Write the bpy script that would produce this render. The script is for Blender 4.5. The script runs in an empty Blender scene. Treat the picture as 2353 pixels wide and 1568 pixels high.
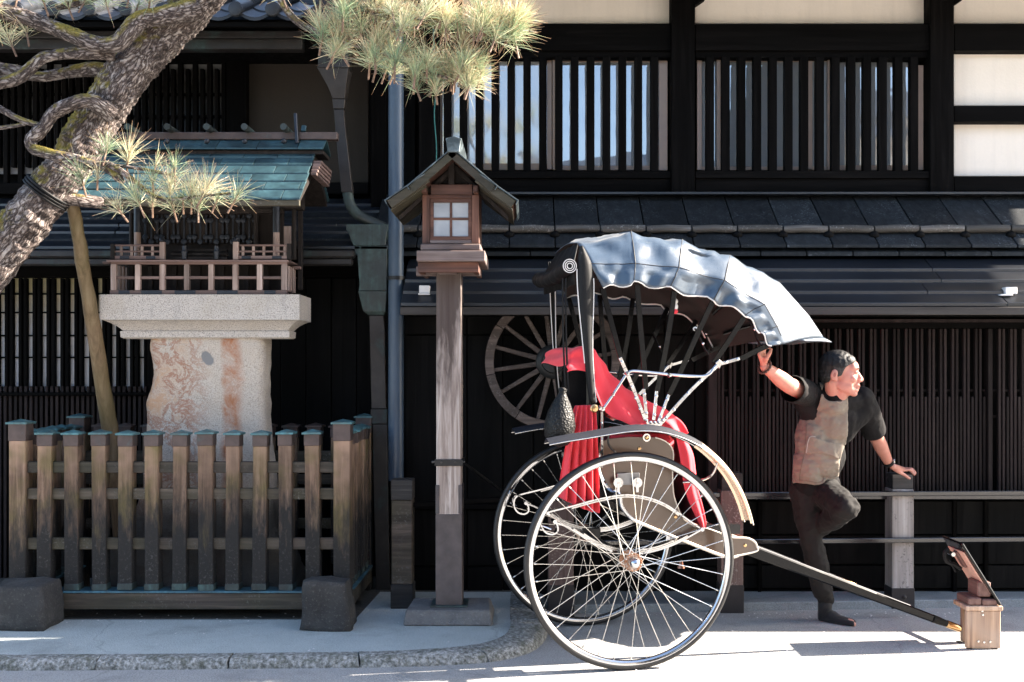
import bpy, bmesh, math, random
from mathutils import Vector, Matrix, Euler, noise
random.seed(7)
R = math.radians
scene = bpy.context.scene
COL = scene.collection

# ------------------------------------------------------------------ camera, sky, sun, exposure
F, CX, CY, EYE = 2428.0, 1214.0, 852.0, 1.515          # focal length and principal point in measuring units, eye height
W_, H_ = 2353.0, 1568.0
cam = bpy.data.objects.new('camera', bpy.data.cameras.new('camera'))
COL.objects.link(cam)
cam.location = (0, 0, EYE)
cam.rotation_euler = (R(90), 0, 0)
cam.data.sensor_width = 36.0
cam.data.lens = 36.0 * F / W_
cam.data.shift_x = (W_ / 2 - CX) / W_
cam.data.shift_y = (CY - H_ / 2) / W_
cam.data.clip_start = 0.05
cam.data.clip_end = 600
scene.camera = cam

SUN_EL, SUN_AZ = R(32), R(8.5)                          # elevation; angle behind the facade line, sun on the right
SUNV = Vector((math.cos(SUN_EL) * math.cos(SUN_AZ), math.cos(SUN_EL) * math.sin(SUN_AZ), math.sin(SUN_EL)))
world = bpy.data.worlds.new('World')
scene.world = world
world.use_nodes = True
wn = world.node_tree
wn.nodes.clear()
sky = wn.nodes.new('ShaderNodeTexSky')
sky.sky_type = 'NISHITA'
sky.sun_disc = False
sky.sun_elevation = SUN_EL
sky.sun_rotation = math.atan2(SUNV.x, SUNV.y)
sky.altitude = 500
sky.air_density = 1.0
sky.dust_density = 2.0
sky.ozone_density = 0.3
bgn = wn.nodes.new('ShaderNodeBackground')
bgn.inputs['Strength'].default_value = 0.085
wo = wn.nodes.new('ShaderNodeOutputWorld')
wn.links.new(sky.outputs[0], bgn.inputs[0])
wn.links.new(bgn.outputs[0], wo.inputs[0])
sl = bpy.data.lights.new('sun', 'SUN')
sl.energy = 5.0
sl.angle = R(0.5)
sl.color = (1.0, 0.89, 0.76)
sun = bpy.data.objects.new('sun', sl)
COL.objects.link(sun)
sun.rotation_euler = SUNV.to_track_quat('Z', 'Y').to_euler()
sun.location = SUNV * 40
vs = scene.view_settings
vs.view_transform = 'Standard'
vs.look = 'None'
vs.exposure = 2.8
vs.gamma = 1.0
vs.use_curve_mapping = False
scene.cycles.max_bounces = 6
scene.cycles.diffuse_bounces = 4
scene.cycles.glossy_bounces = 4
scene.cycles.caustics_reflective = False
scene.cycles.caustics_refractive = False
scene.cycles.sample_clamp_indirect = 6.0

# ------------------------------------------------------------------ measuring
def P(x, y, d):
    "a measured sight line met at distance d"
    return Vector(((x - CX) * d / F, d, EYE - (y - CY) * d / F))
def PX(x, d): return (x - CX) * d / F
def PZ(y, d): return EYE - (y - CY) * d / F
def S(px, d): return px * d / F
def crop(ox, oy, s):
    return lambda x, y: ((ox + x / s) / 1.0625, (oy + y / s) / 1.0625)

# ------------------------------------------------------------------ objects
WLD = {}
def tag(o, label=None, cat=None, group=None, kind=None):
    if label: o['label'] = label
    if cat: o['category'] = cat
    if group: o['group'] = group
    if kind: o['kind'] = kind
    return o
def thing(name, label, cat, loc=(0, 0, 0), rz=0.0, group=None, local=False):
    o = bpy.data.objects.new(name, None)
    o.empty_display_size = 0.1
    COL.objects.link(o)
    o.location = loc
    o.rotation_euler = (0, 0, rz)
    WLD[o.name] = Vector((0, 0, 0)) if local else Vector(loc)
    return tag(o, label, cat, group)
def structure(name, loc=(0, 0, 0)):
    o = bpy.data.objects.new(name, None)
    COL.objects.link(o)
    o.location = loc
    WLD[o.name] = Vector(loc)
    o['kind'] = 'structure'
    return o

class MB:
    "collects shapes and links them as one mesh object"
    def __init__(s): s.v, s.f, s.c = [], [], None
    def add(s, vs, fs):
        b = len(s.v)
        s.v += [Vector(p) for p in vs]
        s.f += [tuple(i + b for i in f) for f in fs]
        return s
    def box(s, lo, hi, jit=0.0):
        x0, y0, z0 = lo; x1, y1, z1 = hi
        vs = [(x0,y0,z0),(x1,y0,z0),(x1,y1,z0),(x0,y1,z0),(x0,y0,z1),(x1,y0,z1),(x1,y1,z1),(x0,y1,z1)]
        if jit: vs = [tuple(c + random.uniform(-jit, jit) for c in p) for p in vs]
        return s.add(vs, [(0,3,2,1),(4,5,6,7),(0,1,5,4),(1,2,6,5),(2,3,7,6),(3,0,4,7)])
    def rect(s, x0, y0, x1, y1, d, th, jit=0.0):
        "front face measured at distance d, thickness going back"
        a = P(x0, y1, d); b = P(x1, y0, d)
        return s.box((a.x, d, a.z), (b.x, d + th, b.z), jit)
    def bar(s, p0, p1, w, h, up=(0, 0, 1), w1=None, h1=None):
        "square bar from p0 to p1, w across, h along up"
        p0, p1 = Vector(p0), Vector(p1)
        t = (p1 - p0).normalized()
        u = Vector(up); sd = t.cross(u)
        if sd.length < 1e-5: sd = t.cross(Vector((1, 0, 0)))
        sd.normalize(); u = sd.cross(t).normalized()
        w1 = w if w1 is None else w1; h1 = h if h1 is None else h1
        vs = []
        for p, ww, hh in ((p0, w, h), (p1, w1, h1)):
            for a, b in ((-.5,-.5),(.5,-.5),(.5,.5),(-.5,.5)):
                vs.append(p + sd * (a * ww) + u * (b * hh))
        return s.add(vs, [(3,2,1,0),(4,5,6,7),(0,1,5,4),(1,2,6,5),(2,3,7,6),(3,0,4,7)])
    def prism(s, pts, y0, y1, axis='y'):
        "outline in (x,z) pushed from y0 to y1 (axis y), or (y,z) pushed along x"
        n = len(pts)
        if axis == 'y':
            vs = [(p[0], y0, p[1]) for p in pts] + [(p[0], y1, p[1]) for p in pts]
        elif axis == 'x':
            vs = [(y0, p[0], p[1]) for p in pts] + [(y1, p[0], p[1]) for p in pts]
        else:
            vs = [(p[0], p[1], y0) for p in pts] + [(p[0], p[1], y1) for p in pts]
        fs = [tuple(range(n)), tuple(range(2*n-1, n-1, -1))]
        fs += [(i, i+n, (i+1) % n + n, (i+1) % n) for i in range(n)]
        return s.add(vs, fs)
    def tube(s, pts, rad, n=10, cap=True, closed=False):
        pts = [Vector(p) for p in pts]; m = len(pts)
        rr = rad if isinstance(rad, (list, tuple)) else [rad] * m
        vs = []; nrm = None
        for i, p in enumerate(pts):
            if closed: t = pts[(i+1) % m] - pts[i-1]
            else: t = pts[min(i+1, m-1)] - pts[max(i-1, 0)]
            t.normalize()
            if nrm is None:
                nrm = t.orthogonal().normalized()
            nrm = (nrm - t * nrm.dot(t))
            if nrm.length < 1e-6: nrm = t.orthogonal()
            nrm.normalize(); b = t.cross(nrm)
            for k in range(n):
                a = 2 * math.pi * k / n
                vs.append(p + (nrm * math.cos(a) + b * math.sin(a)) * rr[i])
        fs = []
        for i in range(m if closed else m - 1):
            j = (i + 1) % m
            for k in range(n):
                l = (k + 1) % n
                fs.append((i*n+k, i*n+l, j*n+l, j*n+k))
        if cap and not closed:
            fs += [tuple(range(n-1, -1, -1)), tuple(range((m-1)*n, m*n))]
        return s.add(vs, fs)
    def cyl(s, p0, p1, r, r1=None, n=14): return s.tube([p0, p1], [r, r if r1 is None else r1], n)
    def lathe(s, c, axis, prof, n=24):
        "prof: (distance along axis, radius)"
        c = Vector(c); ax = Vector(axis).normalized(); u = ax.orthogonal().normalized(); v = ax.cross(u)
        vs = []; m = len(prof)
        for h, r in prof:
            for k in range(n):
                a = 2*math.pi*k/n
                vs.append(c + ax*h + (u*math.cos(a) + v*math.sin(a)) * max(r, 1e-4))
        fs = [(i*n+k, i*n+(k+1)%n, (i+1)*n+(k+1)%n, (i+1)*n+k) for i in range(m-1) for k in range(n)]
        fs += [tuple(range(n-1, -1, -1)), tuple(range((m-1)*n, m*n))]
        return s.add(vs, fs)
    def ring(s, c, axis, R0, prof, n=72):
        "a wheel rim: closed profile of (axial, radial offset) swept about the axis"
        c = Vector(c); ax = Vector(axis).normalized(); u = ax.orthogonal().normalized(); v = ax.cross(u)
        m = len(prof); vs = []
        for k in range(n):
            a = 2*math.pi*k/n; d = u*math.cos(a) + v*math.sin(a)
            for h, r in prof: vs.append(c + ax*h + d*(R0+r))
        fs = [(k*m+i, k*m+(i+1)%m, ((k+1)%n)*m+(i+1)%m, ((k+1)%n)*m+i) for k in range(n) for i in range(m)]
        return s.add(vs, fs)
    def ell(s, c, r, n=14, m=9, rot=None):
        vs = []; c = Vector(c)
        for i in range(m+1):
            t = math.pi*i/m
            for k in range(n):
                a = 2*math.pi*k/n
                p = Vector((r[0]*math.sin(t)*math.cos(a), r[1]*math.sin(t)*math.sin(a), r[2]*math.cos(t)))
                if rot: p = rot @ p
                vs.append(c+p)
        return s.add(vs, [(i*n+k, (i+1)*n+k, (i+1)*n+(k+1)%n, i*n+(k+1)%n) for i in range(m) for k in range(n)])
    def sheet(s, rows, th=0.0):
        "grid of points; th gives it thickness along the normal"
        nr, nc = len(rows), len(rows[0])
        vs = [p for r in rows for p in r]
        return s.add(vs, [(i*nc+j, i*nc+j+1, (i+1)*nc+j+1, (i+1)*nc+j) for i in range(nr-1) for j in range(nc-1)])
    def mesh(s, name, mat, org=None, smooth=False, bevel=0.0, angle=40, merge=False):
        org = Vector((0,0,0)) if org is None else org
        me = bpy.data.meshes.new(name)
        me.from_pydata([p - org for p in s.v], [], s.f)
        bm = bmesh.new(); bm.from_mesh(me)
        if merge: bmesh.ops.remove_doubles(bm, verts=bm.verts, dist=1e-5)
        bmesh.ops.recalc_face_normals(bm, faces=bm.faces)
        if bevel > 0:
            bmesh.ops.bevel(bm, geom=bm.edges[:], offset=bevel, segments=1, affect='EDGES', clamp_overlap=True)
        bm.to_mesh(me); bm.free()
        if mat: me.materials.append(mat)
        if smooth:
            me.shade_smooth()
            if angle: me.set_sharp_from_angle(angle=R(angle))
        return me
    def build(s, name, mat, parent=None, smooth=False, bevel=0.0, angle=40, kind=None, label=None, center=True, merge=False):
        if center and s.v:
            lo = Vector([min(p[i] for p in s.v) for i in range(3)]); hi = Vector([max(p[i] for p in s.v) for i in range(3)])
            org = (lo + hi) / 2
        else: org = Vector(WLD[parent.name]) if parent else Vector((0,0,0))
        me = s.mesh(name, mat, org, smooth, bevel, angle, merge)
        return put(name, me, org, parent, kind, label)
def put(name, me, org, parent=None, kind=None, label=None, rot=None):
    o = bpy.data.objects.new(name, me)
    COL.objects.link(o)
    WLD[o.name] = Vector(org)
    if parent:
        o.parent = parent
        o.location = Vector(org) - WLD[parent.name]
    else: o.location = org
    if rot: o.rotation_euler = rot
    if kind: o['kind'] = kind
    if label: o['label'] = label
    return o
def box(name, mat, parent, lo, hi, bevel=0.003, jit=0.0, **k):
    return MB().box(lo, hi, jit).build(name, mat, parent, bevel=bevel, **k)
def rect(name, mat, parent, x0, y0, x1, y1, d, th, bevel=0.003, jit=0.0, **k):
    return MB().rect(x0, y0, x1, y1, d, th, jit).build(name, mat, parent, bevel=bevel, **k)

def spline(pts, n=8, closed=False):
    "Catmull-Rom through pts"
    pts = [Vector(p) for p in pts]; m = len(pts); out = []
    rng = range(m if closed else m - 1)
    for i in rng:
        if closed: p0, p1, p2, p3 = pts[i-1], pts[i], pts[(i+1) % m], pts[(i+2) % m]
        else: p0, p1, p2, p3 = pts[max(i-1,0)], pts[i], pts[i+1], pts[min(i+2,m-1)]
        for k in range(n):
            t = k/n
            out.append(0.5*((2*p1) + (p2-p0)*t + (2*p0-5*p1+4*p2-p3)*t*t + (3*p1-p0-3*p2+p3)*t*t*t))
    if not closed: out.append(pts[-1])
    return out
def lerp(a, b, t): return a + (b - a) * t
def resample(vals, n):
    out = []
    for i in range(n):
        t = i * (len(vals)-1) / (n-1); k = min(int(t), len(vals)-2)
        out.append(lerp(vals[k], vals[k+1], t-k))
    return out

# ------------------------------------------------------------------ materials
class Nt:
    def __init__(s, name):
        s.m = bpy.data.materials.new(name); s.m.use_nodes = True
        s.t = s.m.node_tree; s.b = s.t.nodes['Principled BSDF']; s._c = None
    def n(s, t, **kw):
        nd = s.t.nodes.new(t)
        for k, v in kw.items(): setattr(nd, k, v)
        return nd
    def l(s, a, b): s.t.links.new(a, b)
    def coord(s, scale=(1,1,1), rand=True):
        tc = s.n('ShaderNodeTexCoord'); mp = s.n('ShaderNodeMapping')
        s.l(tc.outputs['Object'], mp.inputs[0]); mp.inputs['Scale'].default_value = scale
        if rand:
            oi = s.n('ShaderNodeObjectInfo'); mu = s.n('ShaderNodeMath', operation='MULTIPLY'); mu.inputs[1].default_value = 37.0
            s.l(oi.outputs['Random'], mu.inputs[0]); s.l(mu.outputs[0], mp.inputs['Location'])
        return mp.outputs[0]
    def noise(s, co, scale, detail=5, rough=.6, dist=0.0):
        nd = s.n('ShaderNodeTexNoise'); s.l(co, nd.inputs['Vector'])
        nd.inputs['Scale'].default_value = scale; nd.inputs['Detail'].default_value = detail
        nd.inputs['Roughness'].default_value = rough; nd.inputs['Distortion'].default_value = dist
        return nd.outputs['Fac']
    def vor(s, co, scale, feat='F1'):
        nd = s.n('ShaderNodeTexVoronoi', feature=feat); s.l(co, nd.inputs['Vector']); nd.inputs['Scale'].default_value = scale
        return nd.outputs['Distance']
    def ramp(s, fac, stops):
        r = s.n('ShaderNodeValToRGB'); e = r.color_ramp.elements
        while len(e) > 1: e.remove(e[-1])
        e[0].position = stops[0][0]; e[0].color = (*stops[0][1], 1) if len(stops[0][1]) == 3 else stops[0][1]
        for p, c in stops[1:]:
            q = e.new(p); q.color = (*c, 1)
        s.l(fac, r.inputs[0]); return r.outputs[0]
    def mix(s, fac, a, b, mode='MIX'):
        m = s.n('ShaderNodeMix', data_type='RGBA', blend_type=mode)
        for v, i in ((fac, 0), (a, 6), (b, 7)):
            if hasattr(v, 'links'): s.l(v, m.inputs[i])
            elif i == 0: m.inputs[0].default_value = v
            else: m.inputs[i].default_value = (*v, 1)
        return m.outputs[2]
    def math(s, op, a, b=None, clamp=False):
        m = s.n('ShaderNodeMath', operation=op, use_clamp=clamp)
        for v, i in ((a, 0), (b, 1)):
            if v is None: continue
            if hasattr(v, 'links'): s.l(v, m.inputs[i])
            else: m.inputs[i].default_value = v
        return m.outputs[0]
    def mrange(s, v, a, b, c=0.0, d=1.0):
        m = s.n('ShaderNodeMapRange'); s.l(v, m.inputs[0])
        for i, x in enumerate((a, b, c, d)): m.inputs[i+1].default_value = x
        return m.outputs[0]
    def sep(s, co):
        x = s.n('ShaderNodeSeparateXYZ'); s.l(co, x.inputs[0]); return x.outputs
    def bump(s, h, dist=0.002, strength=1.0, prev=None):
        b = s.n('ShaderNodeBump'); b.inputs['Strength'].default_value = strength; b.inputs['Distance'].default_value = dist
        s.l(h, b.inputs['Height'])
        if prev is not None: s.l(prev, b.inputs['Normal'])
        s.l(b.outputs[0], s.b.inputs['Normal']); return b.outputs[0]
    def col(s, c):
        if hasattr(c, 'links'): s.l(c, s.b.inputs['Base Color'])
        else: s.b.inputs['Base Color'].default_value = (*c, 1)
        return s
    def rough(s, r):
        if hasattr(r, 'links'): s.l(r, s.b.inputs['Roughness'])
        else: s.b.inputs['Roughness'].default_value = r
        return s
    def set(s, **k):
        for a, v in k.items(): s.b.inputs[a.replace('_', ' ')].default_value = v
        return s

def wood(name, cols, axis=2, grain=26, stretch=.05, rough=(.55,.8), bump=.0015, speck=None, rnd=.35, spec=.5):
    m = Nt(name); m.set(Specular_IOR_Level=spec); sc = [1,1,1]; sc[axis] = stretch
    co = m.coord(sc); g = m.noise(co, grain, 6, .65, .6); g2 = m.noise(m.coord(), 2.2, 3)
    c = m.ramp(g, [(.3, cols[0]), (.52, cols[1]), (.72, cols[2])])
    c = m.mix(m.mrange(g2, .35, .7, 0, .75), c, cols[3] if len(cols) > 3 else cols[0])
    if speck:
        sp = m.noise(m.coord(), 70, 3, .7); mk = m.noise(m.coord(), 5, 2)
        c = m.mix(m.math('MULTIPLY', m.mrange(sp, .56, .66), m.mrange(mk, .45, .65)), c, speck)
    oi = m.n('ShaderNodeObjectInfo'); hv = m.n('ShaderNodeHueSaturation')
    m.l(m.mrange(oi.outputs['Random'], 0, 1, 1-rnd, 1+rnd), hv.inputs['Value']); m.l(c, hv.inputs['Color'])
    m.col(hv.outputs[0]); m.rough(m.mrange(g, .3, .7, rough[1], rough[0])); m.bump(g, bump)
    return m.m
def plain(name, c, rough=.5, metal=0.0, var=.15, scale=8, bump=0.0, bscale=120, **k):
    m = Nt(name); co = m.coord(); g = m.noise(co, scale, 4)
    lo = tuple(x*(1-var) for x in c); hi = tuple(min(1, x*(1+var)) for x in c)
    m.col(m.ramp(g, [(.3, lo), (.7, hi)])); m.rough(m.mrange(g, .3, .7, max(0, rough-.06), rough+.06)); m.set(Metallic=metal, **k)
    if bump: m.bump(m.noise(co, bscale, 3), bump)
    return m.m
# materials of the place
M = {}
dk = [(.0016,.0015,.0014), (.0036,.0031,.003), (.008,.007,.0066), (.0028,.0026,.0026)]
M['dark_v'] = wood('burnt_timber_upright', dk, 2, spec=.03)
M['dark_h'] = wood('burnt_timber_level', dk, 0, spec=.04)
M['lattice'] = wood('lattice_timber', [(.009,.0062,.006), (.020,.0135,.013), (.034,.0245,.023), (.014,.0098,.0095)], 2, spec=.15)
M['black_board'] = wood('black_board', [(.0012,.0012,.0012), (.0024,.0022,.0022), (.005,.0045,.0045), (.0018,.0018,.0019)], 2, spec=.1)
M['lacquer_rail'] = wood('polished_dark_rail', [(.012,.011,.013), (.02,.018,.02), (.03,.026,.028)], 0, rough=(.12,.24), bump=.0006, spec=.8)
M['roof_board'] = wood('roof_board', [(.008,.010,.012), (.014,.017,.020), (.027,.030,.034), (.010,.012,.014)], 1, grain=20, rough=(.5,.75), bump=.002, speck=(.10,.11,.12), spec=.2)
M['roof_log'] = wood('weathered_log', [(.03,.027,.024), (.075,.066,.058), (.16,.15,.14), (.04,.036,.03)], 0, bump=.004, speck=(.25,.24,.22))
M['roof_metal'] = plain('dark_roof_metal', (.009,.011,.015), .34, 0.0, .3, 1.6, Specular_IOR_Level=.7)
M['fascia'] = wood('brown_fascia', [(.022,.018,.016), (.036,.03,.027), (.055,.046,.041)], 0)
def plaster(name, c, d):
    m = Nt(name); co = m.coord(rand=False)
    a = m.noise(co, 1.3, 5); b = m.noise(co, 60, 4); dr = m.noise(m.coord((6,6,.7), False), 1.6, 5)
    d = m.mix(m.mrange(dr, .5, .72, 0, .22), d, tuple(x*.62 for x in c)) if False else d
    m.col(m.mix(m.mrange(dr, .48, .75, 0, .30), m.mix(m.mrange(b, .35, .7, 0, .35), m.ramp(a, [(.3, c), (.7, d)]), tuple(x*.9 for x in d)), tuple(x*.72 for x in c)))
    m.rough(.9); m.bump(b, .0012); return m.m
M['plaster'] = plaster('cream_plaster', (.82,.73,.63), (.88,.79,.69))
M['plaster_shaded'] = plaster('shade_darkened_plaster', (.022,.016,.011), (.030,.022,.015))  # deep shade under the eave is put into this plaster's colour
M['frame_pale'] = plain('pale_bronze_frame', (.50,.36,.28), .42, .15, .08, 5)
M['paper'] = plain('window_paper', (.24,.235,.23), .8, 0, .12, 2.5)
M['paper_warm'] = plain('warm_paper', (.52,.48,.40), .8, 0, .12, 2.5)
def glass(name, body, fac, rough=.03, wob=.0):
    m = Nt(name); m.col(body).rough(.4)
    g = m.n('ShaderNodeBsdfGlossy'); g.inputs['Roughness'].default_value = rough
    g.inputs['Color'].default_value = (.92,.96,1,1)
    mx = m.n('ShaderNodeMixShader'); mx.inputs[0].default_value = fac
    if wob:
        b = m.n('ShaderNodeBump'); b.inputs['Distance'].default_value = wob; m.l(m.noise(m.coord(), 3, 2), b.inputs['Height']); m.l(b.outputs[0], g.inputs['Normal'])
    out = m.t.nodes['Material Output']
    m.l(m.b.outputs[0], mx.inputs[1]); m.l(g.outputs[0], mx.inputs[2]); m.l(mx.outputs[0], out.inputs[0])
    return m.m
M['pane'] = glass('upstairs_window_pane', (.42,.44,.45), .30, .02, .004)
M['pane_bright'] = glass('sky_white_window_pane', (.93,.93,.93), .24, .05, .004)  # white body stands in for the bright sky reflected in this pane
M['iron'] = plain('black_iron', (.012,.012,.013), .42, .3, .2, 20)
# ------------------------------------------------------------------ ground
def asphalt(name, a, b, sc=1.0, speck=.5):
    m = Nt(name); co = m.coord(rand=False)
    big = m.noise(co, .9, 6, .62); mid = m.noise(co, 7, 4); fine = m.vor(co, 110*sc); fine2 = m.noise(co, 120*sc, 4, .75); crk = m.n('ShaderNodeTexVoronoi', feature='DISTANCE_TO_EDGE'); crk.inputs['Scale'].default_value = .55; nzc = m.n('ShaderNodeTexNoise'); nzc.inputs['Scale'].default_value = 1.7; nzc.inputs['Detail'].default_value = 7; m.l(co, nzc.inputs['Vector']); m.l(m.mix(.35, co, nzc.outputs['Color']), crk.inputs['Vector']); stn = m.noise(co, 2.6, 6, .7)
    c = m.ramp(big, [(.3, a), (.7, b)])
    c = m.mix(m.mrange(mid, .35, .65, 0, .35), c, tuple(x*.72 for x in a))
    c = m.mix(m.mrange(fine2, .40, .60, 0, speck*1.5), c, tuple(min(1, x*1.55) for x in b))
    c = m.mix(m.mrange(fine, .05, .32, .75, 0), c, tuple(x*.45 for x in a))
    c = m.mix(m.mrange(stn, .52, .72, 0, .5), c, tuple(x*.5 for x in a)); c = m.mix(m.mrange(crk.outputs['Distance'], .0, .004, .3, 0), c, tuple(x*.35 for x in a))
    m.col(c).rough(m.mrange(big, .3, .7, .85, .7)); m.bump(fine, .003, .8, m.bump(fine2, .0015)); return m.m
M['road'] = asphalt('road_asphalt', (.23,.225,.22), (.30,.295,.285))
M['walk'] = asphalt('pavement_concrete', (.315,.342,.332), (.41,.442,.43), 1.15, .35)
M['soil'] = asphalt('dark_gravel_soil', (.03,.028,.024), (.055,.05,.043), .5)
M['ledge'] = asphalt('ledge_concrete', (.17,.19,.20), (.24,.26,.27), 1.0, .3)
def kerbmat():
    m = Nt('mossy_kerb_stone'); co = m.coord()
    a = m.noise(co, 9, 6, .7); b = m.noise(co, 45, 5, .7); v = m.vor(co, 60)
    c = m.ramp(b, [(.34, (.07,.07,.06)), (.48, (.20,.20,.185)), (.64, (.44,.435,.42))])
    c = m.mix(m.mrange(a, .5, .68, 0, .7), c, (.07,.075,.045)); c = m.mix(m.mrange(v, .0, .25, .7, 0), c, (.04,.04,.036))
    m.col(c).rough(.9); m.bump(b, .008, 1, m.bump(v, .004)); return m.m
M['kerb'] = kerbmat()

road = MB().add([(-90,-60,0),(90,-60,0),(90,90,0),(-90,90,0)], [(0,1,2,3)]).build('road', M['road'], center=False)
road['kind'] = 'structure'
# raised pavement: outline of the kerb, seen from above
kin = spline([(-9,5.40),(-5,5.42),(-2.6,5.44),(-1.2,5.48),(-.62,5.53),(-.30,5.63),(-.15,5.80),(-.105,6.02),(-.11,6.35),(-.115,6.7),(-.115,7.0)], 6)
kout = spline([(-9,5.30),(-5,5.315),(-2.6,5.335),(-1.2,5.375),(-.55,5.41),(-.18,5.50),(.02,5.70),(.10,5.98),(.115,6.35),(.115,6.7),(.115,7.0)], 6)
walk_pts = [(p.x, p.y) for p in kin] + [(-9, 7.0)]
wk = MB().prism(walk_pts, -.05, .05, 'z').build('pavement', M['walk'], center=False); wk['kind'] = 'structure'
kerb = structure('kerb')
cuts = []; s_ = 0
L = [0]
for i in range(1, len(kin)): L.append(L[-1] + (kout[i]-kout[i-1]).length)
def at_len(arr, q):
    for i in range(1, len(L)):
        if L[i] >= q: return lerp(arr[i-1], arr[i], (q-L[i-1]) / max(1e-6, L[i]-L[i-1]))
    return arr[-1].copy()
q = .16
while q < L[-1]:
    step = .665 if q < 8.3 else .42
    q2 = min(q+step, L[-1]); g = .004; n = 9
    rows = []
    for i in range(n):
        a, b = at_len(kout, q+g+(q2-q-2*g)*i/(n-1)), at_len(kin, q+g+(q2-q-2*g)*i/(n-1))
        j = lambda s: random.uniform(-s, s)
        rows.append([(lerp(a,b,1.0).x, lerp(a,b,1.0).y, -.03), (b.x, b.y, .054+j(.001)), (lerp(a,b,.6).x, lerp(a,b,.6).y, .055+j(.003)), (lerp(a,b,.22).x, lerp(a,b,.22).y, .049+j(.005)),
                     (lerp(a,b,.06).x+j(.004), lerp(a,b,.06).y+j(.005), .030+j(.004)), (a.x+j(.003), a.y+j(.004), .006), (a.x, a.y, -.03)])
    mb = MB().sheet(rows)
    m_ = len(rows[0]); mb.f.append(tuple(range(m_))); mb.f.append(tuple((n-1)*m_+i for i in range(m_))[::-1])
    mb.build('kerb_stone', M['kerb'], kerb, smooth=True, angle=50)
    q = q2
soil = MB().prism([(-9,6.22),(-1.02,6.22),(-.98,7.0),(-.115,7.0),(-.115,12),(-9,12)], -.02, .056, 'z').build('soil', M['soil'], center=False); soil['kind'] = 'structure'

# ------------------------------------------------------------------ right building
RB = thing('timber_house', 'black timber townhouse with cream plaster panels and barred upstairs windows behind the rickshaw', 'house', (1.5, 7.0, 0))
UD = 7.6
rect('wall', M['dark_v'], RB, 945, -260, 2900, 470, UD+.30, .2, bevel=0, label='dark wall behind the upstairs timbers')
for x0, x1, y0, y1 in ((1062,1543,-160,54), (1597,2138,-160,54), (2192,2860,-160,54), (2192,2860,117,243), (2192,2860,280,405)):
    rect('plaster_panel', M['plaster'], RB, x0, y0, x1, y1, UD+.10, .05)
for x0, x1 in ((962,1008), (1543,1597), (2138,2192)):
    rect('post', M['dark_v'], RB, x0, -230, x1, 442, UD-.03, .18)
for x0, x1 in ((1009,1542), (1598,2137), (2193,2860)):
    rect('beam', M['dark_h'], RB, x0, 55, x1, 116, UD+.0, .16)
for x0, x1 in ((1009,1542), (1598,2137)):
    rect('lintel', M['dark_h'], RB, x0, 116.5, x1, 133, UD+.03, .12)
    rect('window_sill', M['dark_h'], RB, x0, 393, x1, 410, UD-.01, .16)
    rect('beam', M['dark_h'], RB, x0, 410.5, x1, 440, UD+.01, .14)
rect('beam', M['dark_h'], RB, 2193, 243.5, 2860, 279.5, UD+.0, .16)
rect('beam', M['dark_h'], RB, 2193, 405.5, 2860, 440, UD+.0, .16)
for x0 in (1597.5, 2192.5):
    a = P(x0, 12, UD+.02); b = P(x0+24, -4, UD+.02)
    MB().prism([(a.x, a.z), (b.x, b.z), (b.x, b.z+.2), (a.x, b.z+.2)], UD+.02, UD+.11).build('brace', M['dark_h'], RB)
rect('flashing', M['roof_metal'], RB, 930, 440.6, 2900, 447, UD-.12, .30, label='thin metal flashing under the upstairs sill')
rect('beam', M['dark_h'], RB, 930, 447.5, 2900, 466, UD-.03, .2)
# upstairs windows: frame, panes, bars
def window(frame_rects, panes, bars, y0, y1):
    fr = MB()
    for r in frame_rects: fr.rect(*r[:4], r[4], r[5])
    w = fr.build('window', M['frame_pale'], RB, bevel=.002)
    for x0, a0, x1, a1, d, mt in panes: rect('pane', M[mt], w, x0, a0, x1, a1, d, .006, bevel=0)
    for bx, wd in bars: rect('bar', M['dark_v'], w, bx-wd/2, y0, bx+wd/2, y1, UD-.005, .055, bevel=.002)
gd = UD+.13
window([(1000,142,1016,392,gd-.02,.04),(1257,138,1268,390,gd-.03,.04),(1269.5,138,1278.5,391,gd-.045,.03),(1514,138,1534,392,gd-.03,.04),(1016,376,1257,391,gd-.02,.03),(1278.5,381,1514,391.5,gd-.02,.03),(1278.5,134,1514,142,gd-.02,.03)],
       [(1016,134,1257,376,gd,'pane_bright'),(1278.5,142,1514,381,gd-.002,'pane')], [(1028+36.6*k, 17.5) for k in range(0, 14)], 131, 394)
window([(1602,138,1613,391,gd-.03,.04),(1647,134,1660,391,gd-.045,.03),(1857,140,1867,389,gd-.03,.03),(1902,134,1911,391,gd-.045,.03),(2106,150,2122,391,gd-.03,.04),(1613,383,1902,391.5,gd-.02,.03),(1911,380,2106,391.5,gd-.01,.02),(1660,134,1902,141,gd-.02,.03)],
       [(1613,141,1902,383,gd,'pane'),(1911,134,2106,380,gd+.02,'pane')], [(1632+36.1*k, 18.5) for k in range(0, 14)], 131, 394)
# upper roof overhanging the street, just above the picture
ER, EX = 6.78, 7.0
roof = MB().prism([(ER,4.22),(ER,4.30),(10.4,6.6),(14.2,4.3),(14.2,4.22),(10.4,6.48)], -1.2, EX, 'x').build('upper_roof', M['roof_metal'], RB)
MB().prism([(7.95,0.0),(7.95,4.6),(10.4,6.1),(13.8,4.3),(13.8,0)], -1.1, EX-.35, 'x').build('house_body', M['dark_v'], RB)
for k in range(18):
    x = -1.0 + .45*k
    if x < EX - .1: MB().bar((x,ER+.04,4.155),(x,8.0,4.83),.07,.09).build('rafter', M['dark_h'], RB)
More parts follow.
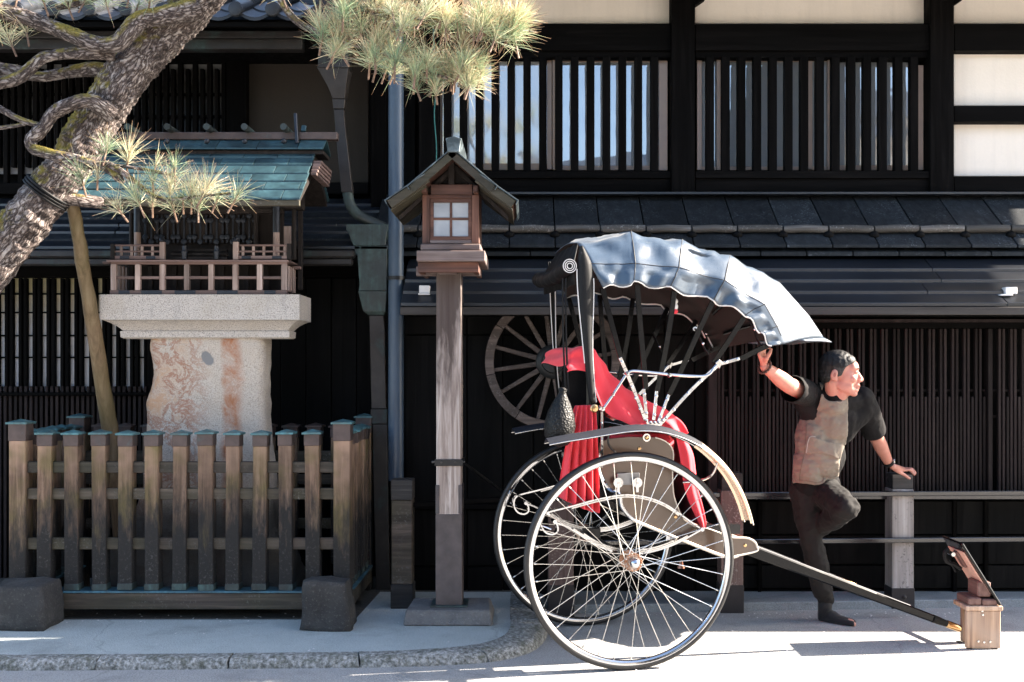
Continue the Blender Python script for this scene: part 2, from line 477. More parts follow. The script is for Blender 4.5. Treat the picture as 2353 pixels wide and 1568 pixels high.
# pent roof between the storeys
ED, TAN = 6.60, .72
E0 = PZ(696, ED)
def pr(d): return E0 + (d-ED)*TAN
XL, XR = PX(925, 6.7), 7.3
ycur = ED
nb = 4; slat_w = .108
for k in range(nb):
    d0 = ED + k*slat_w; z0 = pr(d0) + .004*k
    x = XL + random.uniform(-.6, 0)
    while x < XR:
        ln = random.uniform(1.5, 2.1); xa, xb = max(x, XL), min(x+ln-.004, XR)
        if xb > xa:
            mb = MB(); d1 = d0 + slat_w + .03; z1 = z0 + (slat_w+.03)*TAN*.80
            mb.add([(xa,d0,z0-.022),(xb,d0,z0-.022),(xb,d0,z0),(xa,d0,z0),(xa,d1,z1),(xb,d1,z1),(xa,d1,z1-.03),(xb,d1,z1-.03)], [(0,1,2,3),(3,2,5,4),(4,5,7,6),(6,7,1,0),(0,3,4,6),(1,7,5,2)])
            mb.build('roof_slat', M['roof_metal'], RB, bevel=.002)
        x += ln
MB().bar((XL,ED-.012,E0-.052),(XR,ED-.012,E0-.052),.024,.05).build('fascia', M['fascia'], RB, bevel=.003)
LD = ED + nb*slat_w
bz = pr(LD)
pitch = .3065
for layer, (dz, d0, d1, off) in enumerate(((.055, LD-.012, LD+.12, .14), (.10, LD-.03, UD-.0, 0.0))):
    x = XL - .25 + off
    while x < XR:
        xa, xb = x+.004, x+pitch-.004
        za, zb = bz+dz, bz+dz+(d1-d0)*(TAN if layer else .5) + random.uniform(-.003,.003)
        mb = MB(); t = .022 if layer else .03
        mb.add([(xa,d0,za-t),(xb,d0,za-t),(xb,d0,za),(xa,d0,za),(xa,d1,zb),(xb,d1,zb),(xa,d1,zb-t),(xb,d1,zb-t)], [(0,1,2,3),(3,2,5,4),(4,5,7,6),(6,7,1,0),(0,3,4,6),(1,7,5,2)])
        mb.build('roof_board', M['roof_board'], RB, bevel=.003)
        if layer:
            lx = x+pitch
            MB().tube([(x+.006, LD+.085, bz+.218+random.uniform(-.004,.004)), (x+pitch*.5, LD+.083, bz+.222), (lx-.006, LD+.085, bz+.218+random.uniform(-.004,.004))], [.026,.027,.026], 10).build('roof_log', M['roof_log'], RB, smooth=True)
            MB().ell((lx, LD+.07, bz+.175), (.036,.03,.028), 10, 6).build('log_peg', M['black_board'], RB, smooth=True)
        x += pitch
MB().prism([(ED+.02,E0-.07),(ED+.02,E0-.03),(UD,pr(UD)-.08),(UD,E0-.07)], XL, XR, 'x').build('soffit', M['black_board'], RB)
# ground floor
GD = 6.95
rect('wall', M['black_board'], RB, 925, 640, 2900, 1480, GD+.09, .12, bevel=0, label='black ground floor wall')
x = 931
k = 0
while x < 1640:
    w_ = (78, 64, 83, 70, 76)[k % 5]; k += 1
    for y0, y1 in ((668,768),(771,1158),(1172,1300),(1304,1466)):
        rect('wall_board', M['black_board'], RB, x+1, y0, x+w_-1.5, y1, GD+.065+random.uniform(-.008,.006), .03, bevel=.003)
    x += w_
rect('wall_rail', M['dark_h'], RB, 931, 1159, 1655, 1171, GD+.03, .06)
rect('beam', M['dark_h'], RB, 1640, 668, 2900, 732, GD+.02, .08)
rect('lattice_head', M['lattice'], RB, 1640, 733, 2900, 741, GD-.03, .10, label='brown head rail above the street lattice')
rect('lattice_head', M['dark_h'], RB, 1640, 741.5, 2900, 755, GD-.01, .08)
rect('lattice_post', M['lattice'], RB, 1628, 700, 1648, 1150, GD-.02, .09)
rect('lattice_post', M['lattice'], RB, 2271, 755.5, 2281, 1132, GD-.02, .09)
px = 1652.0; pp = 26.9
me_l = MB().rect(0, 755.7, 6.0, 1131, GD, .03).mesh('bar', M['lattice'], P(3, 943, GD), bevel=.002)
me_s = MB().rect(0, 912, 5.6, 1131, GD, .03).mesh('bar', M['lattice'], P(2.8, 1021, GD), bevel=.002)
while px < 2640:
    if not 2262 < px < 2284:
        for o_, me in ((0, me_l), (9.2, me_l), (18.4, me_s)):
            if not (2266 < px+o_ < 2286):
                put('bar', me, P(px+o_+random.uniform(-.4,.4), 943 if me is me_l else 1021, GD+random.uniform(0,.006)), RB)
    px += pp
for y in (895, 955): rect('lattice_rail', M['lattice'], RB, 1649, y, 2800, y+5, GD+.034, .02, bevel=.001)
rect('bench_ledge', M['lacquer_rail'], RB, 1640, 1137, 2800, 1148, GD-.13, .2, label='glossy ledge under the street lattice')
# board panels below the ledge
for x0, x1 in ((1655,1742),(1750,1890),(1898,2045),(2053,2190),(2198,2262),(2270,2410),(2418,2800)):
    for y0, y1 in ((1152,1228),(1231,1297),(1300,1352),(1356,1398)):
        rect('wall_board', M['black_board'], RB, x0, y0, x1, y1, GD+.05+random.uniform(-.006,.004), .03, bevel=.003)
for x in (1746, 1894, 2049, 2194, 2266, 2414): rect('wall_post', M['dark_v'], RB, x-4, 1150, x+4, 1420, GD+.03, .08)
rect('wall_rail', M['dark_h'], RB, 1655, 1400, 2800, 1440, GD-.03, .09)
for x in (2060+27*9.15,): pass
# concrete ledge along the foot of the wall
la, lb = Vector((.125,6.58,0)), Vector((7.0,7.02,0))
MB().prism([(la.x,la.y),(lb.x,lb.y),(lb.x,7.3),(la.x,7.3)], -.03, .052, 'z').build('foundation_ledge', M['ledge'], RB, bevel=.005)
# ------------------------------------------------------------------ left building
def patina(name, base, teal, amount=(.45,.7), sc=4, rough=.5, metal=.25, drip=True):
    m = Nt(name); co = m.coord(); a = m.noise(co, sc, 6, .65, .4)
    cd = m.coord((14,14,1.0)); b = m.noise(cd, 2.4, 4)
    c = m.ramp(m.noise(co, 12, 4), [(.3, tuple(x*.75 for x in base)), (.7, tuple(x*1.3 for x in base))])
    f = m.math('MULTIPLY', m.mrange(a, *amount), m.mrange(b, .35, .6, .25, 1)) if drip else m.mrange(a, *amount)
    t = m.ramp(m.noise(co, 30, 4), [(.3, tuple(x*.7 for x in teal)), (.7, tuple(min(1,x*1.35) for x in teal))])
    m.col(m.mix(f, c, t)); m.rough(m.mrange(a, .3, .7, rough-.1, rough+.2)); m.set(Metallic=metal); m.bump(a, .002); return m.m
M['copper_dark'] = patina('dark_copper', (.02,.017,.016), (.045,.09,.086), (.55,.78), 5)
M['copper_pipe'] = patina('brown_copper_pipe', (.028,.023,.021), (.05,.12,.12), (.6,.8), 4)
M['copper_hopper'] = patina('green_copper_hopper', (.030,.037,.036), (.075,.135,.125), (.42,.72), 4)
M['roof_tile'] = plain('grey_clay_tile', (.03,.032,.036), .4, 0, .35, 9, .001, 80, Specular_IOR_Level=.25)
LB = thing('tiled_house', 'dark older house with tiled eave, paper windows and copper gutters behind the shrine', 'house', (-2.5, 7.6, 0))
LX0, LX1 = -6.5, PX(945, 7.6)
LD_ = 7.7
MB().box((LX0, LD_+.14, 0), (LX1, 13, 4.2)).build('wall', M['black_board'], LB, bevel=0, label='black boarded wall of the older house')
# upstairs window: paper behind timber lattice
for x0, x1 in ((-60,196),(202,520)):
    rect('window_paper', M['paper'], LB, x0, 118, x1, 400, LD_+.06, .02, bevel=0)
x = -55; k = 0
while x < 516:
    tall = k % 2 == 0
    rect('bar', M['dark_v'], LB, x-4.2 if not tall else x-5, 118 if tall else 158, x+4.2 if not tall else x+5, 432 if tall else 384, LD_, .045, bevel=.002)
    x += 16.6 if k % 7 else 17.4; k += 1
for y in (214, 265): rect('lattice_rail', M['dark_h'], LB, -60, y, 520, y+6, LD_+.02, .02, bevel=.001)
rect('plaster_panel', M['plaster_shaded'], LB, 566, 118, 846, 420, LD_+.05, .04)
for x0, x1 in ((520,566),): rect('post', M['dark_v'], LB, x0, 112, x1, 432, LD_-.03, .12)
rect('post', M['dark_v'], LB, 196.5, 112, 201.5, 432, LD_-.01, .1)
rect('post', M['dark_v'], LB, 852, 60, 886, 480, LD_-.16, .14, label='brown corner post beside the tall grey pipe')
rect('beam', M['dark_h'], LB, -60, 420.5, 846, 446, LD_-.02, .1)
rect('beam', M['dark_h'], LB, -60, 98, 846, 117.5, LD_+.0, .12)
# tiled eave at the top of the picture
TD = 6.75; tp = .233; sl_ = .45
tz = PZ(40, TD)
MB().prism([(TD+.03,tz-.05),(TD+.03,tz-.02),(9.6,tz+1.2),(9.6,tz+1.0)], LX0, PX(768,TD), 'x').build('roof_deck', M['dark_h'], LB)
xs = PX(627, TD)
def tile_meshes():
    pan = MB(); rows = []
    for j in range(9):
        a = -1 + 2*j/8; x = a*tp*.5
        rows.append([(x, 0, .055*a*a), (x, .34, .055*a*a+.34*sl_)])
    pan.sheet(rows); pan.sheet([[(p[0], p[1], p[2]-.022) for p in r] for r in rows])
    for j in range(8): pan.add([rows[j][0], rows[j+1][0], (rows[j+1][0][0],0,rows[j+1][0][2]-.022), (rows[j][0][0],0,rows[j][0][2]-.022)], [(0,1,2,3)])
    cov = MB().tube([(0,-.01,.055),(0,.34,.055+.34*sl_)], [.043,.043], 16)
    cap = MB().lathe((0,-.035,.045), (0,1,0), [(0,.0),(0,.034),(.004,.044),(.028,.046),(.03,.043)], 22)
    return (pan.mesh('pan_tile', M['roof_tile'], smooth=True), cov.mesh('cover_tile', M['roof_tile'], smooth=True), cap.mesh('eave_cap', M['roof_tile'], smooth=True))
t_pan, t_cov, t_cap = tile_meshes()
k = -1
while xs - k*tp > -4.3:
    x = xs - k*tp
    for r in range(2):
        yy, zz = TD + r*.27, tz + r*.27*sl_ + .012*r
        if x + tp*.5 < PX(770, TD): put('pan_tile', t_pan, Vector((x+tp*.5, yy, zz)), LB)
        if k >= 0: put('cover_tile', t_cov, Vector((x, yy, zz)), LB)
    if k >= 0: put('eave_cap', t_cap, Vector((x, TD, tz)), LB)
    k += 1
rect('fascia', M['dark_h'], LB, -120, 46, 768, 62, TD+.06, .03)
MB().box((LX0, TD+.3, PZ(72,7.0)), (PX(768,7.0), LD_+.1, PZ(58,7.0))).build('soffit', M['black_board'], LB)
# eave gutter in two stepped bands
g1 = MB().rect(-100, 70, 694, 87, 6.98, .10).build('gutter', M['copper_dark'], LB, bevel=.006)
g2 = MB().rect(-100, 89, 694, 113, 7.0, .09).build('gutter', M['copper_dark'], LB, bevel=.006)
# pent roof in shade and its gutter
PD = 7.0; pz = PZ(566, PD)
for i in range(7):
    d0, d1 = PD + i*.095, PD + (i+1)*.095 + .02; z0 = pz + i*.062
    x = LX0 + random.uniform(-.5,0)
    while x < LX1:
        ln = random.uniform(.7,1.1); xa, xb = max(x, LX0), min(x+ln-.006, LX1)
        MB().add([(xa,d0,z0-.02),(xb,d0,z0-.02),(xb,d0,z0),(xa,d0,z0),(xa,d1,z0+.055),(xb,d1,z0+.055),(xa,d1,z0+.03),(xb,d1,z0+.03)], [(0,1,2,3),(3,2,5,4),(4,5,7,6),(6,7,1,0),(0,3,4,6),(1,7,5,2)]).build('roof_shingle', M['roof_board'] if i % 3 == 1 else M['roof_metal'], LB, bevel=.002)
        x += ln
for x0, x1 in ((-100,318),(690,812)):
    MB().rect(x0, 574, x1, 592, PD-.10, .09).build('gutter', M['copper_dark'], LB, bevel=.01)
    MB().rect(x0+3, 593, x1-3, 610, PD-.085, .06).build('gutter', M['copper_dark'], LB, bevel=.01)
MB().box((LX0, PD+.06, pz-.1), (LX1, LD_+.1, pz-.03)).build('soffit', M['black_board'], LB)
# ground floor window: paper, long bars in pairs, short pickets in front
GL = 7.45
MB().box((LX0, GL+.08, 0), (LX1, LD_, pz-.06)).build('wall', M['black_board'], LB, bevel=0, label='black ground floor wall of the older house')
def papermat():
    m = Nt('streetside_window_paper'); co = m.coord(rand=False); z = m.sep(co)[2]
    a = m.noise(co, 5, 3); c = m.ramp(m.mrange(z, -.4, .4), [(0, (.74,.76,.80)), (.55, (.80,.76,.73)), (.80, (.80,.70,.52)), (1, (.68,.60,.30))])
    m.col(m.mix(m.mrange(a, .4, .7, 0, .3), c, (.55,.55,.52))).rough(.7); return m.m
M['paper_street'] = papermat()
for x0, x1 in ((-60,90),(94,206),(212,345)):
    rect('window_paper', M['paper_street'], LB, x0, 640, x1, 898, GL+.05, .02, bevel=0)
for y in (674, 717, 770, 820): rect('lattice_rail', M['dark_h'], LB, -60, y, 345, y+3.5, GL+.036, .012, bevel=0)
for x0, x1 in ((204,213),(338,352)): rect('post', M['dark_v'], LB, x0, 620, x1, 1400, GL-.01, .09)
bl = MB().rect(0, 640, 7.6, 1400, GL, .035).mesh('bar', M['dark_v'], P(3.8, 1020, GL), bevel=.002)
bs = MB().rect(0, 888, 7.0, 1400, GL-.02, .03).mesh('bar', M['lattice'], P(3.5, 1144, GL-.02), bevel=.002)
x = -50; k = 0
while x < 345:
    if not 200 < x < 214: put('bar', bl, P(x, 1020, GL), LB)
    x += (11.6, 20.4)[k % 2]; k += 1
x = -48
while x < 340:
    put('bar', bs, P(x, 1144, GL-.02), LB); x += 11.9
rect('lattice_rail', M['dark_h'], LB, -60, 902, 345, 910, GL-.045, .02)
rect('beam', M['dark_h'], LB, -60, 612, 900, 638, GL-.02, .09)
for i in range(9):
    x0 = 356 + i*58
    rect('wall_board', M['black_board'], LB, x0, 640, x0+56.5, 1400, GL+.045+random.uniform(-.006,.006), .03)

# ------------------------------------------------------------------ pipes
M['pipe'] = plain('blue_grey_pipe', (.04,.065,.10), .4, .0, .12, 3)
gp = thing('drain_pipe', 'tall round blue grey drain pipe running up beside the lantern', 'pipe', (PX(910,6.85), 6.85, 0))
pd = 6.85; pr_ = S(17.5, pd); pxx = PX(910, pd)
MB().cyl((pxx,pd,PZ(1104,pd)), (pxx,pd,PZ(655,pd)), pr_*1.02, n=20).build('lower_length', M['pipe'], gp, smooth=True)
MB().cyl((pxx,pd,PZ(655,pd)), (pxx,pd,4.4), pr_, n=20).build('upper_length', M['pipe'], gp, smooth=True)
for y in (640,):
    MB().ring((pxx,pd,PZ(y,pd)), (0,0,1), pr_+.003, [(-.012,-.002),(.012,-.002),(.012,.004),(-.012,.004)], 28).build('clamp', M['iron'], gp)
    MB().bar((pxx+pr_,pd,PZ(y,pd)), (pxx+pr_+.05,pd+.1,PZ(y,pd)), .012,.012).build('clamp_arm', M['iron'], gp)
dp = thing('copper_downpipe', 'brown copper downpipe with two tapering green hoppers between the two houses', 'pipe', (PX(905,7.0), 7.05, 0))
d = 7.0
def hop(levels, name, mt):
    "levels: (y, x0, x1)"
    mb = MB(); vs = []; n = len(levels)
    for y, x0, x1 in levels:
        xa, xb, z = PX(x0,d), PX(x1,d), PZ(y,d); w = (xb-xa)
        cy = d+.07; h = min(.07, w*.42)
        vs += [(xa,cy-h,z),(xb,cy-h,z),(xb,cy+h,z),(xa,cy+h,z)]
    fs = [(i*4+k, i*4+(k+1)%4, (i+1)*4+(k+1)%4, (i+1)*4+k) for i in range(n-1) for k in range(4)] + [(3,2,1,0), tuple((n-1)*4+k for k in range(4))]
    return mb.add(vs, fs).build(name, M[mt], dp, bevel=.004)
hop([(-60,728,806),(20,728,806),(28,735,800),(150,730,800),(156,727,803)], 'hopper', 'copper_dark')
hop([(156,729,801),(198,752,794),(224,762,790)], 'hopper', 'copper_pipe')
hop([(224.5,761,791),(247,763,788)], 'collar', 'copper_pipe')
hop([(247.5,764,787),(300,768,792),(440,782,808)], 'pipe_length', 'copper_pipe')
el = [P(795,440,d), P(800,465,d), P(815,487,d), P(845,505,d), P(880,520,d)]
MB().tube([p+Vector((0,.07,0)) for p in spline(el,5)], .036, 12).build('elbow', M['copper_hopper'], dp, smooth=True)
hop([(515,795,892),(530,795,892),(533,800,889),(552,806,886),(565,812,886)], 'hopper', 'copper_hopper')
hop([(565.5,814,890),(585,816,889),(586,821,889),(655,826,888),(668,824,889)], 'hopper', 'copper_hopper')
hop([(668.5,822,889),(715,834,886),(724,845,880)], 'hopper', 'copper_hopper')
hop([(724.5,847,880),(760,848,883),(850,850,884),(940,852,886)], 'pipe_length', 'copper_pipe')
hop([(940.5,850,888),(975,850,888)], 'collar', 'copper_dark')
hop([(975.5,854,888),(1140,857,890),(1390,863,896)], 'pipe_length', 'copper_dark')
# thin teal cable
cb = MB().tube(spline([P(994,30,7.45),P(996,80,7.45),P(1000,140,7.45),P(1004,190,7.45),P(998,260,7.45),P(1003,340,7.45),P(1001,400,7.45)],6), .004, 6).build('cable', plain('teal_cable',(.02,.16,.15),.5), smooth=True)
tag(cb, 'thin teal cable hanging beside the first barred window', 'cable')

# ------------------------------------------------------------------ picket fence round the shrine
def picketmat():
    m = Nt('mossy_picket_wood'); co = m.coord((1,1,.06)); c0 = m.coord(); tc = m.n('ShaderNodeTexCoord')
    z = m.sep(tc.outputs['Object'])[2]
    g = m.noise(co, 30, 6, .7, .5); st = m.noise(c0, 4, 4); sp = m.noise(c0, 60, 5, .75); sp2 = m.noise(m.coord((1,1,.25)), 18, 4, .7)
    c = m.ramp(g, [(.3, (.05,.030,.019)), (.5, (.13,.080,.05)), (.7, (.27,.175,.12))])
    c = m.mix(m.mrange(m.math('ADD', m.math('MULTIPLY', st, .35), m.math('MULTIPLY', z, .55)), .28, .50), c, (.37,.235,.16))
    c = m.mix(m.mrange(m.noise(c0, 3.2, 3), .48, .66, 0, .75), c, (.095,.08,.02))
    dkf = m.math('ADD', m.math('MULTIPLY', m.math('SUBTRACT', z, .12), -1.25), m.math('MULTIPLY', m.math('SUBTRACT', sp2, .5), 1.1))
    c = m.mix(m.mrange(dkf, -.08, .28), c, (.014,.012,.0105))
    lw = m.math('MULTIPLY', m.mrange(sp, .55, .66), m.mrange(m.math('ADD', m.math('MULTIPLY', z, -1), m.math('MULTIPLY', m.math('SUBTRACT', st, .5), 1.2)), .0, .35))
    c = m.mix(m.math('MULTIPLY', lw, .6), c, (.12,.112,.10))
    oi = m.n('ShaderNodeObjectInfo'); hv = m.n('ShaderNodeHueSaturation'); m.l(m.mrange(oi.outputs['Random'],0,1,.8,1.2), hv.inputs['Value']); m.l(c, hv.inputs['Color'])
    m.col(hv.outputs[0]).rough(.85); m.bump(g, .0025, 1, m.bump(sp, .0015)); return m.m
M['picket'] = picketmat()
M['rail_wood'] = wood('mossy_rail_wood', [(.018,.013,.0095),(.045,.032,.024),(.10,.072,.055),(.036,.034,.013)], 0, speck=(.10,.095,.085))
M['cap_teal'] = patina('teal_copper_cap', (.05,.07,.07), (.075,.185,.20), (.3,.6), 8, .45, .2, False)
M['cap_brown'] = patina('brown_copper_sleeve', (.075,.052,.046), (.07,.13,.13), (.58,.8), 9, .5, .2)
FD = 6.2
FN = thing('picket_fence', 'weathered wooden picket fence with teal copper caps round the stone shrine', 'fence', (PX(410, FD), FD, .05))
zt, zb = PZ(1010, FD), PZ(1356, FD)
pw = S(31.5, FD)
zc = (zt+zb)/2
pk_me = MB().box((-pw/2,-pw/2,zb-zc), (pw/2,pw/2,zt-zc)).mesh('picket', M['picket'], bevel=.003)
def capmesh(w, hs, hp, name):
    o = w/2+.0035; e = o+.010
    return MB().box((-o,-o,-hs),(o,o,0)).mesh('sleeve', M['cap_brown'], bevel=.003), MB().add([(-e,-e,-.003),(e,-e,-.003),(e,e,-.003),(-e,e,-.003),(-e,-e,.008),(e,-e,.008),(e,e,.008),(-e,e,.008),(0,0,hp)], [(3,2,1,0),(0,1,5,4),(1,2,6,5),(2,3,7,6),(3,0,4,7),(4,5,8),(5,6,8),(6,7,8),(7,4,8)]).mesh('cap', M['cap_teal'])
slv, cp = capmesh(pw, S(27,FD), .026, 'cap')
ft = MB().box((-pw/2-.003,-pw/2-.003,0),(pw/2+.003,pw/2+.003,.038)).mesh('foot_sleeve', M['copper_hopper'], bevel=.002)
cp_b = cp.copy(); cp_b.materials[0] = M['cap_brown']  # back-row caps: brown stands in for shade on the teal copper
def picket(x, y, rz=0.0, foot=True, back=False):
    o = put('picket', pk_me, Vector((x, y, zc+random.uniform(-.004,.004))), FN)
    o.rotation_euler = (random.uniform(-.006,.006), random.uniform(-.009,.009), random.uniform(-.05,.05)); o.scale = (random.uniform(.94,1.07), random.uniform(.95,1.05), random.uniform(.992,1.006))
    z = PZ(998, FD)
    put('sleeve', slv, Vector((x,y,z-.002)), o); put('cap', cp_b if back else cp, Vector((x,y,z)), o)
    if foot: put('foot_sleeve', ft, Vector((x,y,PZ(1356,FD)-.004)), o)
pxs = [100,162.5,225.5,286.5,347.5,411,471.5,533.5,595.5,656,717]
for x in pxs: picket(PX(x, FD), FD+pw/2)
# corner posts
cw = S(38, FD)
czb, czt = .05, PZ(1012, FD)
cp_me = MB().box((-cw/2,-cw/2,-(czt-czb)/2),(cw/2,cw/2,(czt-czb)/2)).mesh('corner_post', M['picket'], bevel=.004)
slv2, cap2 = capmesh(cw, S(40,FD), .026, 'cap')
XA, XB = PX(39,FD), PX(785,FD); BK = 7.02
for x, y in ((XA,FD),(XB,FD),(XA,BK),(XB,BK)):
    o = put('corner_post', cp_me, Vector((x,y+cw/2,(czb+czt)/2)), FN)
    put('sleeve', slv2, Vector((x,y+cw/2,PZ(974,FD))), o); put('cap', cap2, Vector((x,y+cw/2,PZ(974,FD))), o)
n = 5
for k in range(1, n+1):
    y = FD + cw/2 + (BK-FD)*k/(n+1)
    picket(XA, y); picket(XB, y)
for x in pxs: picket(PX(x, FD), BK+pw/2, foot=False, back=True)
for y0, y1 in ((1061,1087),(1122,1148),(1236,1263)):
    za, zb2 = PZ(y1,FD+.03), PZ(y0,FD+.03); w = .032
    box('rail', M['rail_wood'], FN, (XA+cw/2,FD+.024,za),(XB-cw/2,FD+.024+w,zb2), .004)
    box('rail', M['rail_wood'], FN, (XA+cw/2,BK+.024,za),(XB-cw/2,BK+.024+w,zb2), .004)
    for x in (XA, XB): MB().box((x-w/2,FD+cw,za),(x+w/2,BK,zb2)).build('rail', M['rail_wood'], FN, bevel=.004)
M['sill_blue'] = patina('blue_copper_strip', (.03,.06,.075), (.06,.15,.19), (.35,.6), 5, .4, .25, False)
zs1, zs0 = PZ(1360,FD), PZ(1400,FD)
box('sill', M['rail_wood'], FN, (XA+cw/2,FD-.01,zs0),(XB-cw/2,FD+.11,zs1-.006), .004)
box('sill_cap', M['sill_blue'], FN, (XA+cw/2,FD-.018,zs1-.0055),(XB-cw/2,FD+.118,zs1+.006), .002)
for x in (XA, XB):
    box('sill', M['rail_wood'], FN, (x-.055,FD+cw,zs0),(x+.055,BK,zs1-.006), .004)
    box('sill_cap', M['sill_blue'], FN, (x-.063,FD+cw,zs1-.0055),(x+.063,BK,zs1+.006), .002)
# two footing stones
def rocky(name, mat, lo, hi, seg, amp, sc, taper=0.0, seed=0, rnd=.0, parent=None, **k):
    "a dressed lump: a divided box with rounded corners and a rough skin"
    lo, hi = Vector(lo), Vector(hi); c = (lo+hi)/2; h = (hi-lo)/2
    bm = bmesh.new(); bmesh.ops.create_cube(bm, size=2)
    bmesh.ops.subdivide_edges(bm, edges=bm.edges[:], cuts=seg, use_grid_fill=True)
    so = Vector((seed*3.1, seed*1.7, seed*2.3))
    for v in bm.verts:
        p = v.co.copy(); n_ = p.normalized()
        if rnd: p = p.lerp(n_*1.28, rnd)
        f = 1 - taper*(p.z*.5+.5); p = Vector((p.x*h.x*f, p.y*h.y*f, p.z*h.z)) + c
        p += n_ * amp * (noise.fractal((p+so)*sc, 1.0, 2.0, 4))
        v.co = p - c
    me = bpy.data.meshes.new(name); bm.to_mesh(me); bm.free(); me.materials.append(mat); me.shade_smooth()
    return put(name, me, c, parent, **k)
def stonemat(name, a, b, c3, sp):
    m = Nt(name); co = m.coord(); n1 = m.noise(co, 5, 6, .7); n2 = m.noise(co, 70, 4, .7); v = m.vor(co, 120)
    c = m.ramp(n1, [(.3,a),(.55,b),(.72,c3)]); c = m.mix(m.mrange(n2,.56,.7,0,.6), c, sp)
    m.col(c).rough(.9); m.bump(n2, .006, 1, m.bump(n1, .02)); return m.m
M['stone_dark'] = stonemat('dark_footing_stone', (.022,.021,.02), (.042,.04,.038), (.085,.08,.075), (.13,.12,.11))
a = rocky('footing_stone', M['stone_dark'], (PX(-6,6.05),5.93,.045), (PX(124,6.05),6.19,PZ(1334,6.1)), 7, .022, 5, .10, 1, .16)
tag(a, 'dark rounded footing stone at the left end of the picket fence', 'stone', 'dark footing stones of the fence')
b = rocky('footing_stone', M['stone_dark'], (PX(692,6.05),5.93,.045), (PX(814,6.05),6.19,PZ(1328,6.1)), 7, .022, 5, .22, 2, .14)
tag(b, 'dark tapered footing stone under the fence corner nearest the lantern', 'stone', 'dark footing stones of the fence')
# ------------------------------------------------------------------ stone pedestal
def granite():
    m = Nt('pale_granite'); co = m.coord(rand=False); a = m.noise(co, 160, 3, .7); b = m.noise(co, 4, 5, .6); v = m.noise(co, 90, 2)
    c = m.ramp(a, [(.34,(.13,.12,.11)),(.45,(.40,.365,.33)),(.62,(.54,.49,.44))])
    c = m.mix(m.mrange(b,.5,.75,0,.5), c, (.36,.31,.24)); c = m.mix(m.mrange(m.noise(m.coord((6,6,1),False),3,4),.55,.7,0,.4), c, (.22,.21,.2))
    m.col(c).rough(.8); m.bump(a, .0015); return m.m
M['granite'] = granite()
def ruststone():
    m = Nt('rust_stained_stone'); co = m.coord(rand=False); x, y, z = m.sep(co)
    a = m.noise(co, 7, 7, .68, .5); f = m.noise(co, 130, 4, .7); w = m.noise(co, 3.2, 4)
    c = m.ramp(f, [(.3,(.24,.21,.185)),(.5,(.48,.425,.365)),(.7,(.60,.545,.475))])
    c = m.mix(m.mrange(w, .45, .7, 0, .6), c, (.48,.40,.32))
    # upright rust streak right of the middle and a net of rust on the left half
    xs = m.math('ADD', x, m.math('MULTIPLY', m.math('SUBTRACT', w, .5), .10))
    st = m.math('MULTIPLY', m.mrange(xs, .15, .18), m.mrange(xs, .30, .25))
    c = m.mix(m.math('MULTIPLY', st, m.mrange(a, .36, .58, .12, .95)), c, (.36,.14,.06))
    rid = m.math('ABSOLUTE', m.math('SUBTRACT', a, .5))
    net = m.math('MULTIPLY', m.mrange(rid, .0, .05, 1, 0), m.mrange(x, .10, -.05))
    c = m.mix(m.math('MULTIPLY', net, .85), c, (.30,.12,.06))
    c = m.mix(m.math('MULTIPLY', m.mrange(a, .52, .62), m.mrange(x, .05, -.25, 0, .8)), c, (.46,.26,.14))
    # darker grey lower part and one grey patch
    c = m.mix(m.mrange(m.math('ADD', z, m.math('MULTIPLY', w, .25)), -.02, -.22, 0, .92), c, (.05,.05,.047))
    dx = m.math('SUBTRACT', x, .067); dz = m.math('SUBTRACT', z, .64); d2 = m.math('SQRT', m.math('ADD', m.math('POWER', dx, 2), m.math('POWER', m.math('ADD', dz, m.math('MULTIPLY', dx, .7)), 2)))
    c = m.mix(m.mrange(m.math('ADD', d2, m.math('MULTIPLY', m.math('SUBTRACT', a, .5), .08)), .045, .035), c, (.20,.20,.20))
    m.col(c).rough(.85); m.bump(f, .004, 1, m.bump(a, .018)); return m.m
M['ruststone'] = ruststone()
SD = 6.42
zs = PZ(677, SD)
PD_ = thing('stone_pedestal', 'rough rust stained stone pillar carrying a pale granite slab inside the fence', 'pedestal', (PX(458, SD), 6.6, .05))
x0, x1 = PX(229,SD), PX(688,SD); y0, y1 = SD, SD+.34
prof = [(0,zs),(0,PZ(735,SD)),(.010,PZ(735.5,SD)),(.030,PZ(739,SD)),(.055,PZ(745,SD)),(.075,PZ(752,SD)),(.088,PZ(758,SD)),(.088,PZ(759.5,SD)),(.078,PZ(760.5,SD)),(.080,PZ(774,SD)),(.092,PZ(777,SD))]
mb = MB(); vs = []
for ins, z in prof: vs += [(x0+ins*1.2,y0+ins,z),(x1-ins*1.0,y0+ins,z),(x1-ins*1.0,y1-ins,z),(x0+ins*1.2,y1-ins,z)]
n = len(prof)
mb.add(vs, [(i*4+k,i*4+(k+1)%4,(i+1)*4+(k+1)%4,(i+1)*4+k) for i in range(n-1) for k in range(4)] + [(3,2,1,0), tuple((n-1)*4+k for k in range(4))])
mb.build('slab', M['granite'], PD_, smooth=True, angle=30)
